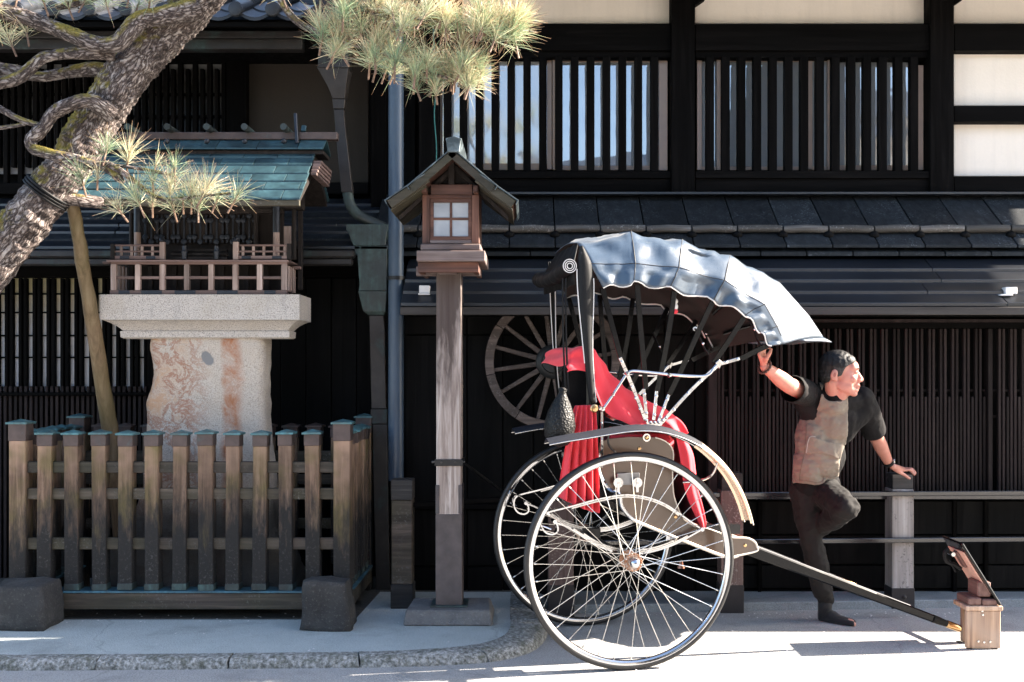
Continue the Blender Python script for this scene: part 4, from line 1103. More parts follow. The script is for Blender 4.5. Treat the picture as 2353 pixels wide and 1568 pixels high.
def cloth(name, a, b, bump=.0006, sheen=.15, spec=.3):
    m = Nt(name); co = m.coord(); n1 = m.noise(co, 4, 4); w = m.noise(co, 500, 2)
    m.col(m.ramp(n1, [(.3,a),(.7,b)])); m.rough(.75); m.set(Sheen_Weight=sheen, Specular_IOR_Level=spec); m.bump(w, bump); return m.m
M['red'] = cloth('red_wool_cloth', (.70,.040,.058), (.82,.060,.080))
WRAD = .553; HB = .474
nsp = 36
def wheel(y, name):
    out = -1 if y < 0 else 1
    c = Vector((0, y, WRAD)); ax = (0, 1, 0)
    w = MB().lathe(c, ax, [(-.060,.014),(-.058,.026),(-.03,.028),(.03,.028),(.058,.026),(.060,.014)], 20).build('wheel', M['chrome_worn'], RK, smooth=True)
    MB().ring(c, ax, WRAD-.017, [(.018*math.cos(2*math.pi*k/10), .017*math.sin(2*math.pi*k/10)) for k in range(10)], 96).build('tyre', M['rubber'], w, smooth=True, angle=None)
    MB().ring(c, ax, WRAD-.044, [(-.016,.018),(-.015,.006),(-.010,-.003),(0,-.007),(.010,-.003),(.015,.006),(.016,.018),(.010,.012),(-.010,.012)], 96).build('rim', M['chrome'], w, smooth=True, angle=50)
    for s_ in (-1, 1):
        fl = MB().ring(c+Vector((0,s_*.045,0)), ax, .030, [(-.003,-.004),(.003,-.004),(.003,.017),(-.003,.017)], 36)
        for k in range(18):
            a_ = 2*math.pi*k/18; u = Vector((math.cos(a_),0,math.sin(a_))); fl.lathe(c+Vector((0,s_*.049,0))+u*.042, (0,s_,0), [(0,.0045),(.004,.0035),(.005,.001)], 6)
        fl.build('flange', M['rust_ring'], w)
    MB().lathe(c+Vector((0,out*.055,0)), (0,out,0), [(0,.024),(.012,.026),(.03,.0245),(.04,.019),(.046,.010),(.048,.0)], 24).build('hub_cap', M['chrome'], w, smooth=True)
    sp = MB()
    for k in range(nsp):
        s_ = -1 if k % 2 else 1; a0_ = 2*math.pi*k/nsp; skew = (.95 if (k//2) % 2 else -.95)
        ah = a0_ + skew
        p0 = c + Vector((.043*math.cos(ah), s_*.045, .043*math.sin(ah))); p1 = c + Vector(((WRAD-.053)*math.cos(a0_), s_*.004, (WRAD-.053)*math.sin(a0_)))
        sp.tube([p0, p1], [.0018,.0018], 5)
        q_ = p1 + (p0-p1).normalized()*.014; sp.tube([p1, q_], [.0038,.0038], 6)
    sp.build('spokes', M['steel'], w, smooth=True, kind='stuff')
    v = c + Vector(((WRAD-.062)*math.cos(2.75),0,(WRAD-.062)*math.sin(2.75))); MB().cyl(v, v+(c-v).normalized()*.045, .0042, n=8).build('valve', M['chrome'], w)
    return w
wheel(-HB, 'near'); wheel(HB, 'far')
MB().cyl((0,-HB+.06,WRAD),(0,HB-.06,WRAD), .017, n=12).build('axle', M['iron'], RK, smooth=True)
# fenders
c4 = crop(1200, 1000, 2.376)
fpath = [(1258,1016),(1300,1008),(1350,1000),(1410,990),(1450,985),(1490,984.5),(1530,990),(1570,1003),(1610,1024),(1645,1053),(1675,1087),(1698,1125),(1714,1163),(1724,1199)]
def fender(y):
    pts = spline([RP(px,py,-.49) for px,py in fpath], 5)
    pts = [Vector((p.x, 0, p.z)) for p in pts]
    yw = .058; prof_ = [(-1,0),(-.98,.007),(-.80,.017),(-.72,.014),(-.45,.0255),(-.38,.0225),(-.1,.031),(.1,.031),(.38,.0225),(.45,.0255),(.72,.014),(.80,.017),(.98,.007),(1,0)]
    cut = int(len(pts)*.615)
    par = None
    for seg, mt in ((pts[:cut+1],'fender_cloth'),(pts[cut:],'brass_fender')):
        rows, rows2 = [], []
        for i, p in enumerate(seg):
            t = (seg[min(i+1,len(seg)-1)]-seg[max(i-1,0)]).normalized(); nn = Vector((-t.z,0,t.x)); nn = nn if nn.z > 0 or nn.x > 0 else -nn
            rows.append([p + nn*(h-.013) + Vector((0,y+u*yw,0)) for u,h in prof_])
            rows2.append([p + nn*(h-.0165) + Vector((0,y+u*yw,0)) for u,h in prof_])
        mb = MB().sheet(rows).sheet(rows2)
        k_ = len(prof_)
        for i in range(len(seg)-1):
            for j in (0, k_-1):
                mb.add([rows[i][j],rows[i+1][j],rows2[i+1][j],rows2[i][j]], [(0,1,2,3)])
        for i in (0, len(seg)-1):
            for j in range(k_-1): mb.add([rows[i][j],rows[i][j+1],rows2[i][j+1],rows2[i][j]], [(0,1,2,3)])
        o = mb.build('fender' if par is None else 'fender_front', M[mt], par or RK, smooth=True, angle=50)
        for s_ in (-1,1):
            MB().tube([p+Vector((0,y+s_*yw,-.012)) for p in seg], .0028, 6).build('fender_edge', M['chrome_worn'] if mt=='fender_cloth' else M['cream_trim'], par or o, smooth=True)
        par = par or o
    s_ = -1 if y < 0 else 1
    q0 = Vector((pts[int(len(pts)*.70)].x, y, pts[int(len(pts)*.70)].z-.012))
    MB().tube(spline([q0, q0+Vector((-.02,-s_*.02,-.06)), q0+Vector((-.06,-s_*.07,-.095)), q0+Vector((-.14,-s_*.13,-.11))],5), .006, 8).build('fender_stay', M['chrome_worn'], par, smooth=True)
    q1 = Vector((pts[int(len(pts)*.22)].x, y, pts[int(len(pts)*.22)].z-.012))
    MB().tube(spline([q1, q1+Vector((.01,-s_*.02,-.06)), q1+Vector((.06,-s_*.08,-.10)), q1+Vector((.12,-s_*.13,-.13))],5), .006, 8).build('fender_stay', M['iron'], par, smooth=True)
fender(-HB); fender(HB)
# body: two lacquered side panels, floor, seat
BY = .33
side = [c4(*p) for p in ((632,190),(622,240),(620,330),(640,400),(680,460),(740,490),(755,560),(790,610),(822,642),(960,700),(1140,772),(1360,856),(1432,848),(1538,822),(1540,795),(1528,770),(1500,752),(1470,745),(1400,742),(1330,718),(1250,690),(1200,688),(1120,640),(1078,560),(1055,480),(1050,350),(1056,262),(1040,212),(1000,180),(950,163),(800,160),(680,172))]
sxz = [(RP(px,py,-BY-.015).x, RP(px,py,-BY-.015).z) for px,py in side]
for s_ in (-1, 1):
    y0 = s_*BY
    sp_ = MB().prism(sxz, y0-.014, y0+.014).build('side_panel', M['brown_lacquer'], RK, bevel=0)
    tr = [Vector((x, y0+s_*.0145, z)) for x, z in sxz]
    MB().tube(spline(tr[8:13],3), .0085, 6).build('edge_trim', M['cream_trim'], sp_, smooth=True)
    MB().tube(spline(tr[12:20],4), .0055, 6).build('edge_trim', M['cream_trim'], sp_, smooth=True)
    MB().tube(spline(tr[19:30],3), .0035, 6).build('edge_trim', M['cream_trim'], sp_, smooth=True)
    MB().tube(spline(tr[1:9],4), .010, 8).build('chrome_edge', M['chrome'], sp_, smooth=True)
    for px, py in (c4(857,225), c4(1067,622), c4(1470,788), c4(970,700)):
        q_ = RP(px,py,-BY-.014); MB().lathe((q_.x, y0+s_*.014, q_.z), (0,s_,0), [(0,.010),(.004,.009),(.006,.003)], 12).build('screw', M['brass'], sp_)
    q_ = RP(*c4(897,163), -BY-.014)
    MB().ring((q_.x, y0+s_*.020, q_.z), (0,1,0), .016, [(-.005,-.003),(.005,-.003),(.005,.005),(-.005,.005)], 20).build('ring_boss', M['chrome'], sp_, smooth=True)
    MB().lathe((q_.x, y0+s_*.014, q_.z), (0,s_,0), [(0,.011),(.012,.009),(.015,.003)], 12).build('bolt', M['brass'], sp_)
floor = sxz[4:13]
for i in range(len(floor)-1):
    (xa,za),(xb,zb_) = floor[i], floor[i+1]
    MB().add([(xa,-BY+.0145,za),(xb,-BY+.0145,zb_),(xb,BY-.0145,zb_),(xa,BY-.0145,za),(xa,-BY+.0145,za+.015),(xb,-BY+.0145,zb_+.015),(xb,BY-.0145,zb_+.015),(xa,BY-.0145,za+.015)],[(3,2,1,0),(4,5,6,7),(0,1,5,4),(1,2,6,5),(2,3,7,6),(3,0,4,7)]).build('floor_board', M['lacquer'], RK)
f0, f1 = sxz[20], sxz[17]
for k in range(6):
    xa = lerp(f0[0], f1[0], k/6)+.003; xb = lerp(f0[0], f1[0], (k+1)/6)-.003; za = lerp(f0[1], f1[1], k/6); zb_ = lerp(f0[1], f1[1], (k+1)/6)
    MB().bar((xa,0,za-.012),(xb,0,zb_-.012), 2*BY-.04, .012).build('foot_slat', M['cream_trim'], RK)
MB().bar((sxz[13][0]-.012,0,(sxz[13][1]+sxz[16][1])/2), (sxz[13][0]-.030,0,(sxz[13][1]+sxz[16][1])/2), 2*BY-.03, .05).build('toe_board', M['brown_lacquer'], RK, bevel=.004)
zseat = RP(1400, 1050, -BY).z; xb0 = sxz[1][0]
MB().box((xb0+.03,-BY+.016,zseat-.11),(sxz[25][0]-.02,BY-.016,zseat)).build('seat_box', M['lacquer'], RK, bevel=.006)
MB().box((xb0+.05,-BY+.02,zseat+.001),(sxz[25][0]+.03,BY-.02,zseat+.11)).build('seat_cushion', M['red'], RK, bevel=.03)
# black upright back with posts and rail
bx0, bx1 = RP(1352,900,-BY).x, RP(1376,900,-BY).x
zb0, zb1 = RP(1352,1010,-BY).z, RP(1352,842,-BY).z
MB().box((bx0,-BY+.03,zb0-.30),(bx1-.01,BY-.03,zb1)).build('seat_back', M['lacquer'], RK, bevel=.012)
for s_ in (-1,1):
    MB().box((bx0+.012,s_*(BY-.01)-.018,zb0-.32),(bx1+.002,s_*(BY-.01)+.018,zb1-.05)).build('back_post', M['lacquer'], RK, bevel=.005)
    q_ = RP(1381, 940, -BY); 
    MB().box((q_.x-.008,s_*BY-.016,RP(1381,1075,-BY).z),(q_.x+.010,s_*BY+.016,RP(1381,915,-BY).z)).build('chrome_strip', M['chrome'], RK, bevel=.003)
    for py in (938, 972, 1010, 1050):
        MB().lathe((q_.x, s_*(BY+.016), RP(1381,py,-BY).z), (0,s_,0), [(0,.006),(.003,.005),(.005,.001)], 8).build('rivet', M['chrome'], RK)
rr_ = RP(1358,938,-BY)
MB().cyl((rr_.x,-BY-.06,rr_.z),(rr_.x,BY+.06,rr_.z), .014, n=14).build('back_rail', M['brass'], RK, smooth=True)
for s_ in (-1,1): MB().lathe((rr_.x,s_*(BY+.055),rr_.z), (0,s_,0), [(0,.020),(.012,.021),(.016,.015),(.03,.015),(.032,.0)], 16).build('rail_knob', M['brass'], RK, smooth=True)
# leaf springs with scrolled ends
def flat(pts, y, w, t): 
    mb = MB(); rows = []
    for i, p in enumerate(pts):
        tt = (pts[min(i+1,len(pts)-1)]-pts[max(i-1,0)]).normalized(); nn = Vector((-tt.z,0,tt.x))
        rows.append([p+nn*t/2+Vector((0,y-w/2,0)), p+nn*t/2+Vector((0,y+w/2,0)), p-nn*t/2+Vector((0,y+w/2,0)), p-nn*t/2+Vector((0,y-w/2,0)), p+nn*t/2+Vector((0,y-w/2,0))])
    mb.sheet(rows); n_ = len(rows); mb.f += [(0,1,2,3), ((n_-1)*5+3,(n_-1)*5+2,(n_-1)*5+1,(n_-1)*5)]
    return mb
SY = -.385
upl = [RP(*c4(*p), SY) for p in ((362,648),(378,672),(378,705),(350,722),(312,712),(288,680),(284,640),(300,608),(340,590),(460,560),(600,522),(740,496),(820,496),(910,512),(1000,548),(1080,600),(1150,650),(1212,692))]
lol = [RP(*c4(*p), SY) for p in ((362,652),(420,672),(470,700),(530,738),(600,782),(680,814),(770,832),(870,830),(960,812),(1050,780),(1130,740),(1212,694))]
for s_ in (-1, 1):
    y = s_*.385
    fl = lambda pts: [Vector((p.x,0,p.z)) for p in spline(pts,4)]
    u_ = flat(fl(upl), y, .042, .008).build('leaf_spring', M['chrome'], RK, smooth=True, angle=40, merge=True)
    flat([p+Vector((0,0,-.010)) for p in fl(upl[9:16])], y, .042, .007).build('spring_leaf', M['chrome_worn'], u_, smooth=True, angle=40, merge=True)
    l_ = flat(fl(lol), y, .042, .008).build('leaf_spring', M['chrome'], RK, smooth=True, angle=40, merge=True)
    for k, (a_, b_) in enumerate(((2,10),(3,9))):
        flat([p+Vector((0,0,.009*(k+1))) for p in fl(lol[a_:b_+1])], y, .042, .007).build('spring_leaf', M['chrome_worn'], l_, smooth=True, angle=40, merge=True)
    for q_ in (upl[0], upl[-1]): MB().cyl((q_.x,y-.03,q_.z),(q_.x,y+.03,q_.z), .011, n=10).build('spring_bolt', M['chrome'], RK, smooth=True)
    # bracket between spring and body
    b0 = RP(*c4(735,372),SY); b1 = RP(*c4(868,440),SY)
    br = MB().box((b0.x,y-.006-s_*.028,b1.z),(b1.x,y+.006-s_*.028,b0.z)).build('spring_bracket', plain('grey_bracket_steel', (.20,.20,.21), .35, .6, .2, 20), RK, bevel=.003)
    for px, py in (c4(735,425), c4(845,425)):
        q_ = RP(px,py,SY); MB().cyl((q_.x,y-s_*.02,q_.z),(q_.x,y+s_*.006,q_.z), .026, n=16).build('boss', M['chrome'], br, smooth=True)
        MB().box((q_.x-.008,y-.008,q_.z-.05),(q_.x+.008,y+.008,q_.z-.0)).build('link', M['chrome'], br, bevel=.002)
    q_ = RP(*c4(790,850),SY); MB().box((q_.x-.055,y-.03,WRAD-.025),(q_.x+.055,y+.03,q_.z+.035)).build('axle_clamp', M['iron'], RK, bevel=.004)
MB().cyl((upl[-1].x,-.385,upl[-1].z),(upl[-1].x,.385,upl[-1].z), .010, n=10).build('cross_rod', M['iron'], RK, smooth=True)
# shafts
SHY = .30
s0, s1 = RP(1690,1252,-SHY), RP(2150,1424,-SHY)
for s_ in (-1,1):
    y = s_*SHY
    a_, b_ = Vector((s0.x,y,s0.z)), Vector((s1.x,y,s1.z))
    sh = MB().bar(a_, b_, .034, .062, (0,0,1), .028, .042).build('shaft', M['lacquer'], RK, bevel=.007)
    t = (b_-a_).normalized(); up_ = Vector((-t.z,0,t.x))
    MB().bar(a_+up_*.0325+t*.06, a_.lerp(b_,.86)+up_*.0245, .010,.005, up_).build('shaft_trim', M['chrome'], sh)
    c_ = b_ + t*.16
    MB().tube([b_-t*.02, b_+t*.02, b_+t*.06, c_], [.023,.022,.019,.0175], 12).build('grip', M['lacquer'] if s_>0 else M['black_strap'], sh, smooth=True)
    MB().tube([c_-t*.09, c_-t*.085, c_-t*.01, c_], [.0185,.0205,.0205,.0185], 12).build('ferrule', M['brass'], sh, smooth=True)
    MB().tube([c_, c_+t*.05], [.013,.012], 12).build('shaft_tip', M['chrome_worn'], sh, smooth=True)
e0 = Vector((s1.x,0,s1.z)) + (Vector((s1.x,0,s1.z))-Vector((s0.x,0,s0.z))).normalized()*.13
MB().cyl((e0.x,-SHY,e0.z),(e0.x,SHY,e0.z), .014, n=12).build('cross_handle', M['lacquer'], RK, smooth=True)
MB().box((s0.x-.30,-SHY-.02,s0.z+.06),(s0.x+.02,-SHY+.02,s0.z+.11)).build('shaft_socket', M['iron'], RK)
# ---- folding hood
T_ = [(1325,559),(1450,533),(1568,552),(1678,588),(1790,650),(1858,727),(1890,775)]
S_ = [(1356,608),(1460,607),(1560,616),(1665,646),(1757,701),(1785,752),(1802,790)]
H_d = [(1386,662),(1455,652),(1540,662),(1640,688),(1712,722),(1748,765),(1772,796)]
TY, SYh, HY = .26, .385, .40
def hoop(i):
    t = RP(*T_[i], -TY); s_ = RP(*S_[i], -SYh); h = RP(*H_d[i], -HY)
    return t, s_, h
rows = []
NI = 9
hoops = [hoop(i) for i in range(len(T_))]
def crosspts(t, s_, h):
    "one hoop from the near hem over the top to the far hem"
    near = [h, h.lerp(s_,.35), h.lerp(s_,.7), s_, s_.lerp(t,.35)+Vector((0,0,.008)), s_.lerp(t,.7)+Vector((0,0,.008)), t]
    top = [Vector((t.x, -TY+2*TY*k/7, t.z+.018*math.sin(math.pi*k/7))) for k in range(1,7)]
    far = [Vector((p.x,-p.y,p.z)) for p in reversed(near)]
    return near+top+far
def denser(row): 
    out = []
    for i in range(len(row)-1):
        for k in range(3): out.append(row[i].lerp(row[i+1], k/3))
    return out+[row[-1]]
cr = [denser(crosspts(*h)) for h in hoops]
nc = len(cr[0])
for i in range(len(hoops)-1):
    for k in range(NI + (1 if i == len(hoops)-2 else 0)):
        t = k/NI; sag = math.sin(math.pi*t) if i < 4 else 0
        row = []
        for j in range(nc):
            p = cr[i][j].lerp(cr[i+1][j], t)
            v = j/(nc-1); fl_ = abs(v-.5)*2                      # 1 at hems, 0 at the crown
            out = Vector((0, math.copysign(1, p.y) if fl_ > .45 else 0, .2 if fl_ > .45 else 1.0)).normalized()
            q_ = Vector((p.x*7, p.y*7, p.z*7))
            edge = min(1, sag*1.6) * (.25 + .75*min(1, abs(fl_-.66)*7 + .2))
            wr = noise.noise(q_*.8)*.030 + noise.noise(q_*1.5+Vector((3,1,7)))*.010
            rid = .5-abs(noise.noise(q_*1.3+Vector((9,2,4))))
            p = p + out*(wr*edge + (rid-.3)*.026*edge - .012*sag*(1-fl_*.3))
            if fl_ > .86: p = p + Vector((0, 0, .012*math.sin(t*math.pi*2+i*1.3)*(fl_-.86)/.14))
            if fl_ > .8: p = p + Vector((0, math.copysign(.008, p.y)*math.sin(t*math.pi*3+i), 0))
            row.append(p)
        rows.append(row)
hood = MB().sheet(rows).build('hood', M['vinyl'], RK, smooth=True, angle=None)
hood.data.materials.append(M['vinyl_in'])
sm = hood.modifiers.new('thickness', 'SOLIDIFY'); sm.thickness = .004; sm.offset = 1; sm.material_offset = 1; sm.material_offset_rim = 0; sm.use_flip_normals = False
M_flip = None
for s_ in (0, -1):
    hem = [r[s_] for r in rows]
    MB().tube(hem, .0045, 6).build('hem_piping', M['piping'], hood, smooth=True)
for jj in (9, nc-10):                                           # the long seam along the shoulder
    MB().tube([r[jj]+Vector((0,math.copysign(.003,r[jj].y),.003)) for r in rows[:-4]], .0022, 5).build('seam', M['black_strap'], hood, smooth=True)
for i in range(1, len(hoops)-1):
    rw = rows[i*NI]; MB().tube([p+Vector((0, math.copysign(.003,p.y) if abs(p.y)>.3 else 0, .0035)) for p in rw], .0026, 5).build('seam', M['black_strap'], hood, smooth=True)
# visor flap at the front
va, vb = rows[-1], rows[-1]
fr_, fr2 = [], []
tipz = RP(1890,775,-TY)
for j in range(12, nc-12):
    p = rows[-1][j]; k = math.sin(math.pi*(j-12)/(nc-25)); fr_.append(p+Vector((0,0,.002))); fr2.append(p+Vector((.07*k**.5+.004, 0, -.035*k**.5)))
vz = MB().sheet([fr_, fr2]).build('visor_flap', M['vinyl'], hood, smooth=True, angle=None)
sv = vz.modifiers.new('thickness','SOLIDIFY'); sv.thickness = .004
# back edge: folded cover roll and its long strap
for s_ in (0, 1):
    yy = -SYh if s_ == 0 else SYh
    cl = [(1336,566,8),(1342,600,30),(1345,640,38),(1347,700,34),(1349,760,26),(1352,820,20),(1357,880,18),(1362,925,16)]
    ra, rb = [], []
    for x, y, w in spline([Vector(c_) for c_ in cl], 4):
        w = w*(.35 if s_ else 1)
        a_, b_ = RP(x-w/2,y,-.39), RP(x+w/2,y,-.39)
        if s_: a_.y, b_.y = .39, .39
        bul = Vector((0, (-.012 if not s_ else .012), 0)); ra.append([a_, a_.lerp(b_,.33)+bul, a_.lerp(b_,.67)+bul, b_])
    st = MB().sheet(ra).build('side_strap', M['black_strap'], RK, smooth=True, angle=None); st.modifiers.new('thickness','SOLIDIFY').thickness = .004
    MB().tube([r[0] for r in ra[6:22]], .003, 5).build('piping', M['piping'], st, smooth=True); MB().tube([r[3] for r in ra[8:]], .003, 5).build('piping', M['piping'], st, smooth=True)
back = MB(); rb = []
for k in range(14):
    y = lerp(-.36,.36,k/13); rb.append([RP(1330,562,-TY)+Vector((0,0,0))]); 
    p0 = RP(1328,560,-TY); p1 = RP(1318,600,-.36); p2 = RP(1320,655,-.36)
    rb[-1] = [Vector((p.x + .006*math.sin(k*2.1+i), y*(.75 if i == 0 else 1), p.z)) for i, p in enumerate((p0,p1,p2))]
bk = MB().sheet(rb).build('back_curtain', M['black_strap'], RK, smooth=True, angle=None); bk.modifiers.new('thickness','SOLIDIFY').thickness = .004
rc_ = RP(1308, 612, -.38)
roll = MB()
path = []
for k in range(25):
    y = -.39 + .78*k/24; path.append(Vector((rc_.x-.02*math.sin(math.pi*k/24)+.004*math.sin(k*1.7), y, rc_.z - .035*math.sin(math.pi*k/24)*1.0 + .006*math.sin(k*2.3))))
roll.tube(path, [.037+.004*math.sin(k*1.9) for k in range(25)], 16)
ro = roll.build('rolled_curtain', M['black_strap'], RK, smooth=True, angle=60)
for r_ in (.034,.024,.014): MB().ring((path[0].x,-.392,path[0].z), (0,1,0), r_, [(-.003,-.0018),(.003,-.0018),(.003,.0018),(-.003,.0018)], 24).build('roll_end', M['piping'], ro, smooth=True)
for x, y0, y1 in ((1293,640,890),(1300,640,905)):
    a_ = RP(x,y0,-.36); pts = spline([RP(x,y0,-.36), RP(x+1,(y0+y1)/2,-.36), RP(x+6,y1,-.36)],6)
    MB().tube(pts, .005, 6).build('curtain_cord', M['black_strap'], RK, smooth=True)
# hood bows (dark flat ribs) on both sides
bows = [((1384,662),(1412,770),(1428,830)), ((1464,655),(1472,760),(1480,845),(1484,895)), ((1550,664),(1540,740),(1524,830),(1509,900)), ((1640,688),(1606,760),(1570,840),(1538,906)), ((1714,722),(1680,775),(1640,835)), ((1775,790),(1735,808),(1702,825))]
for s_ in (-1,1):
    for bw in bows:
        pts = [RP(x,y,-.375) for x,y in bw]; pts = spline([Vector((p.x,s_*.375,p.z)) for p in pts],4)
        mb = MB()
        for i in range(len(pts)-1): mb.bar(pts[i], pts[i+1]+(pts[i+1]-pts[i])*.03, .012,.026,(pts[-1]-pts[0]).cross(Vector((0,1,0))))
        mb.build('hood_bow', M['lacquer'], RK)
for hk in range(1, 6):                                          # bows carry on over the crown inside the hood
    rw = rows[hk*NI]; MB().tube([p+Vector((0,-math.copysign(.012,p.y) if abs(p.y)>.3 else 0,-.012)) for p in rw[9:nc-9]], .009, 6).build('hood_bow', M['lacquer'], RK, smooth=True)
# bright irons
for s_ in (-1,1):
    y = s_*.395
    def ip(x, yy): p = RP(x,yy,-.395); return Vector((p.x,y,p.z))
    def iron(pts, w, t=.008, nm='hood_iron', rv=None, mt='chrome'):
        pp = spline([ip(*p) for p in pts],4) if len(pts) > 2 else [ip(*p) for p in pts]
        mb = MB()
        for i in range(len(pp)-1): mb.bar(pp[i], pp[i+1], t, w, (pp[-1]-pp[0]).cross(Vector((0,1,0))))
        o = mb.build(nm, M[mt], RK, bevel=.0015)
        for q_ in (rv or ()): MB().lathe(ip(*q_)+Vector((0,s_*t/2,0)), (0,s_,0), [(0,.0085),(.004,.0075),(.007,.002)], 10).build('rivet', M['chrome_worn'], o, smooth=True)
        return o
    iron([(1425,822),(1450,880),(1483,966)], .019, .008, rv=[(1428,832),(1440,860),(1452,890),(1460,915),(1470,940)])
    iron([(1654,836),(1590,895),(1520,972)], .019, .008, rv=[(1640,848),(1610,876),(1580,905),(1548,942),(1530,960)])
    for (a_, b_) in (((1479,894),(1486,962)),((1509,899),(1502,966)),((1537,907),(1513,970))):
        x0,y0 = a_; x1,y1 = b_; iron([a_,b_], .017, .008, 'hood_finger', rv=[(lerp(x0,x1,.18),lerp(y0,y1,.18)),(lerp(x0,x1,.48),lerp(y0,y1,.48)),(lerp(x0,x1,.82),lerp(y0,y1,.82))])
    iron([(1652,838),(1700,824)], .017, .008, 'hood_finger', rv=[(1668,833),(1694,826)])
    q_ = [ip(*p) for p in ((1478,958),(1490,972),(1512,972),(1526,962),(1520,978),(1502,984),(1484,974))]
    MB().prism([(p.x,p.z) for p in q_], y-.012, y+.006).build('pivot_plate', M['chrome'], RK, bevel=.002)
    for k in range(5): MB().lathe(ip(1484+k*9.5, 968+(3 if 0<k<4 else -2))+Vector((0,s_*.008,0)), (0,s_,0), [(0,.009),(.005,.008),(.008,.002)], 10).build('rivet', M['chrome_worn'], RK, smooth=True)
    MB().tube(spline([ip(*p) for p in ((1386,940),(1402,917),(1420,890),(1437,864),(1446,855),(1460,853),(1500,857),(1550,862),(1600,865),(1620,864),(1632,858),(1640,846),(1650,836))],5), .0085, 10).build('brace_rod', M['chrome'], RK, smooth=True)
    for q_, r_ in (((1441,859),.013),((1538,862),.013),((1384,940),.015),((1378,938),.014),((1408,907),.011)): MB().lathe(ip(*q_)+Vector((0,s_*.004,0)), (0,s_,0), [(-.008,r_),(.006,r_),(.012,r_*.7),(.013,.001)], 14).build('knuckle', M['chrome'], RK, smooth=True)
    p_ = [ip(*q_) for q_ in ((1643,834),(1652,826),(1660,834),(1652,848))]
    MB().prism([(p.x,p.z) for p in p_], y-.008, y+.008).build('joint_plate', M['chrome_worn'], RK, bevel=.002)
    # straps with snaps hanging inside the front of the hood
    for pts in (((1716,728),(1726,745),(1733,757),(1738,775),(1750,800)), ((1597,755),(1607,775),(1614,790),(1618,800),(1628,815))):
        mb = MB(); pp = spline([RP(x,yy,-.36) for x,yy in pts],4); pp = [Vector((p.x,s_*.36,p.z)) for p in pp]
        for i in range(len(pp)-1): mb.bar(pp[i], pp[i+1], .022,.004,(1,0,.3))
        o = mb.build('snap_strap', M['black_strap'], RK, smooth=True); q_ = pp[8]; MB().lathe(q_+Vector((0,-.011,0)), (0,-1,0), [(0,.008),(.004,.006),(.006,.002)], 10).build('snap', M['chrome'], o, smooth=True)
q_ = RP(1533,844,-.05); MB().prism([(q_.x-.022,q_.z),(q_.x,q_.z-.024),(q_.x+.022,q_.z),(q_.x,q_.z+.024)], .395,.40).build('diamond_badge', M['piping'], RK); MB().ring((q_.x,.394,q_.z), (0,1,0), .009, [(-.003,-.003),(.003,-.003),(.003,.003),(-.003,.003)], 16).build('badge_ring', M['lacquer'], RK)
# bell under the floor
q_ = RP(*c4(1100,880),.0)
bl_ = thing('bell', 'small copper bell hanging under the rickshaw floor', 'bell', RW(q_))
w0 = WLD[bl_.name]
MB().lathe(w0+Vector((0,0,-.02)), (0,0,1), [(-.018,.023),(-.014,.022),(.0,.013),(.018,.010),(.026,.004)], 16).build('bell_body', plain('copper_bell',(.55,.25,.16),.3,1.0,.1,9), bl_, smooth=True)
MB().tube(spline([w0+Vector((0,0,.006)), w0+Vector((-.03,0,.05)), w0+Vector((-.02,0,.13)), w0+Vector((.0,0,.17))],5), .002, 5).build('bell_cord', M['black_strap'], bl_, smooth=True)
# charms hanging from the bows
q_ = RW(RP(1551,705,-.30)); ch = thing('charm', 'small white and red charm hanging inside the hood', 'charm', q_)
MB().ell(q_+Vector((0,0,-.0)), (.017,.015,.020)).ell(q_+Vector((.006,0,.028)), (.010,.010,.014)).build('charm_body', M['white_plastic'], ch, smooth=True)
MB().lathe(q_+Vector((0,0,-.038)), (0,0,1), [(0,.010),(.012,.017),(.024,.012),(.028,.004)], 12).build('charm_skirt', M['red'], ch, smooth=True)
MB().tube([q_+Vector((.006,0,.04)), q_+Vector((.004,.01,.10))], .0015, 4).build('charm_cord', M['piping'], ch)
q_ = RW(RP(1598,756,-.30)); ch2 = thing('charm', 'tiny pale rabbit eared tag hanging from a hood bow', 'charm', q_); ch2['label'] = 'tiny pale rounded tag hanging from a hood bow'
MB().ell(q_, (.014,.006,.012)).ell(q_+Vector((.014,0,-.008)), (.006,.005,.006)).build('tag_body', M['white_plastic'], ch2, smooth=True)

# ------------------------------------------------------------------ red blankets on the rickshaw, woven sack
def draped(name, label, rows_fn, group=None, mt='red', th=.004):
    o = MB().sheet(rows_fn).build(name, M[mt], smooth=True, angle=None, center=True)
    md = o.modifiers.new('thickness','SOLIDIFY'); md.thickness = th; md.offset = 0
    sb = o.modifiers.new('smooth','SUBSURF'); sb.levels = 1; sb.render_levels = 1
    return tag(o, label, 'blanket', group)
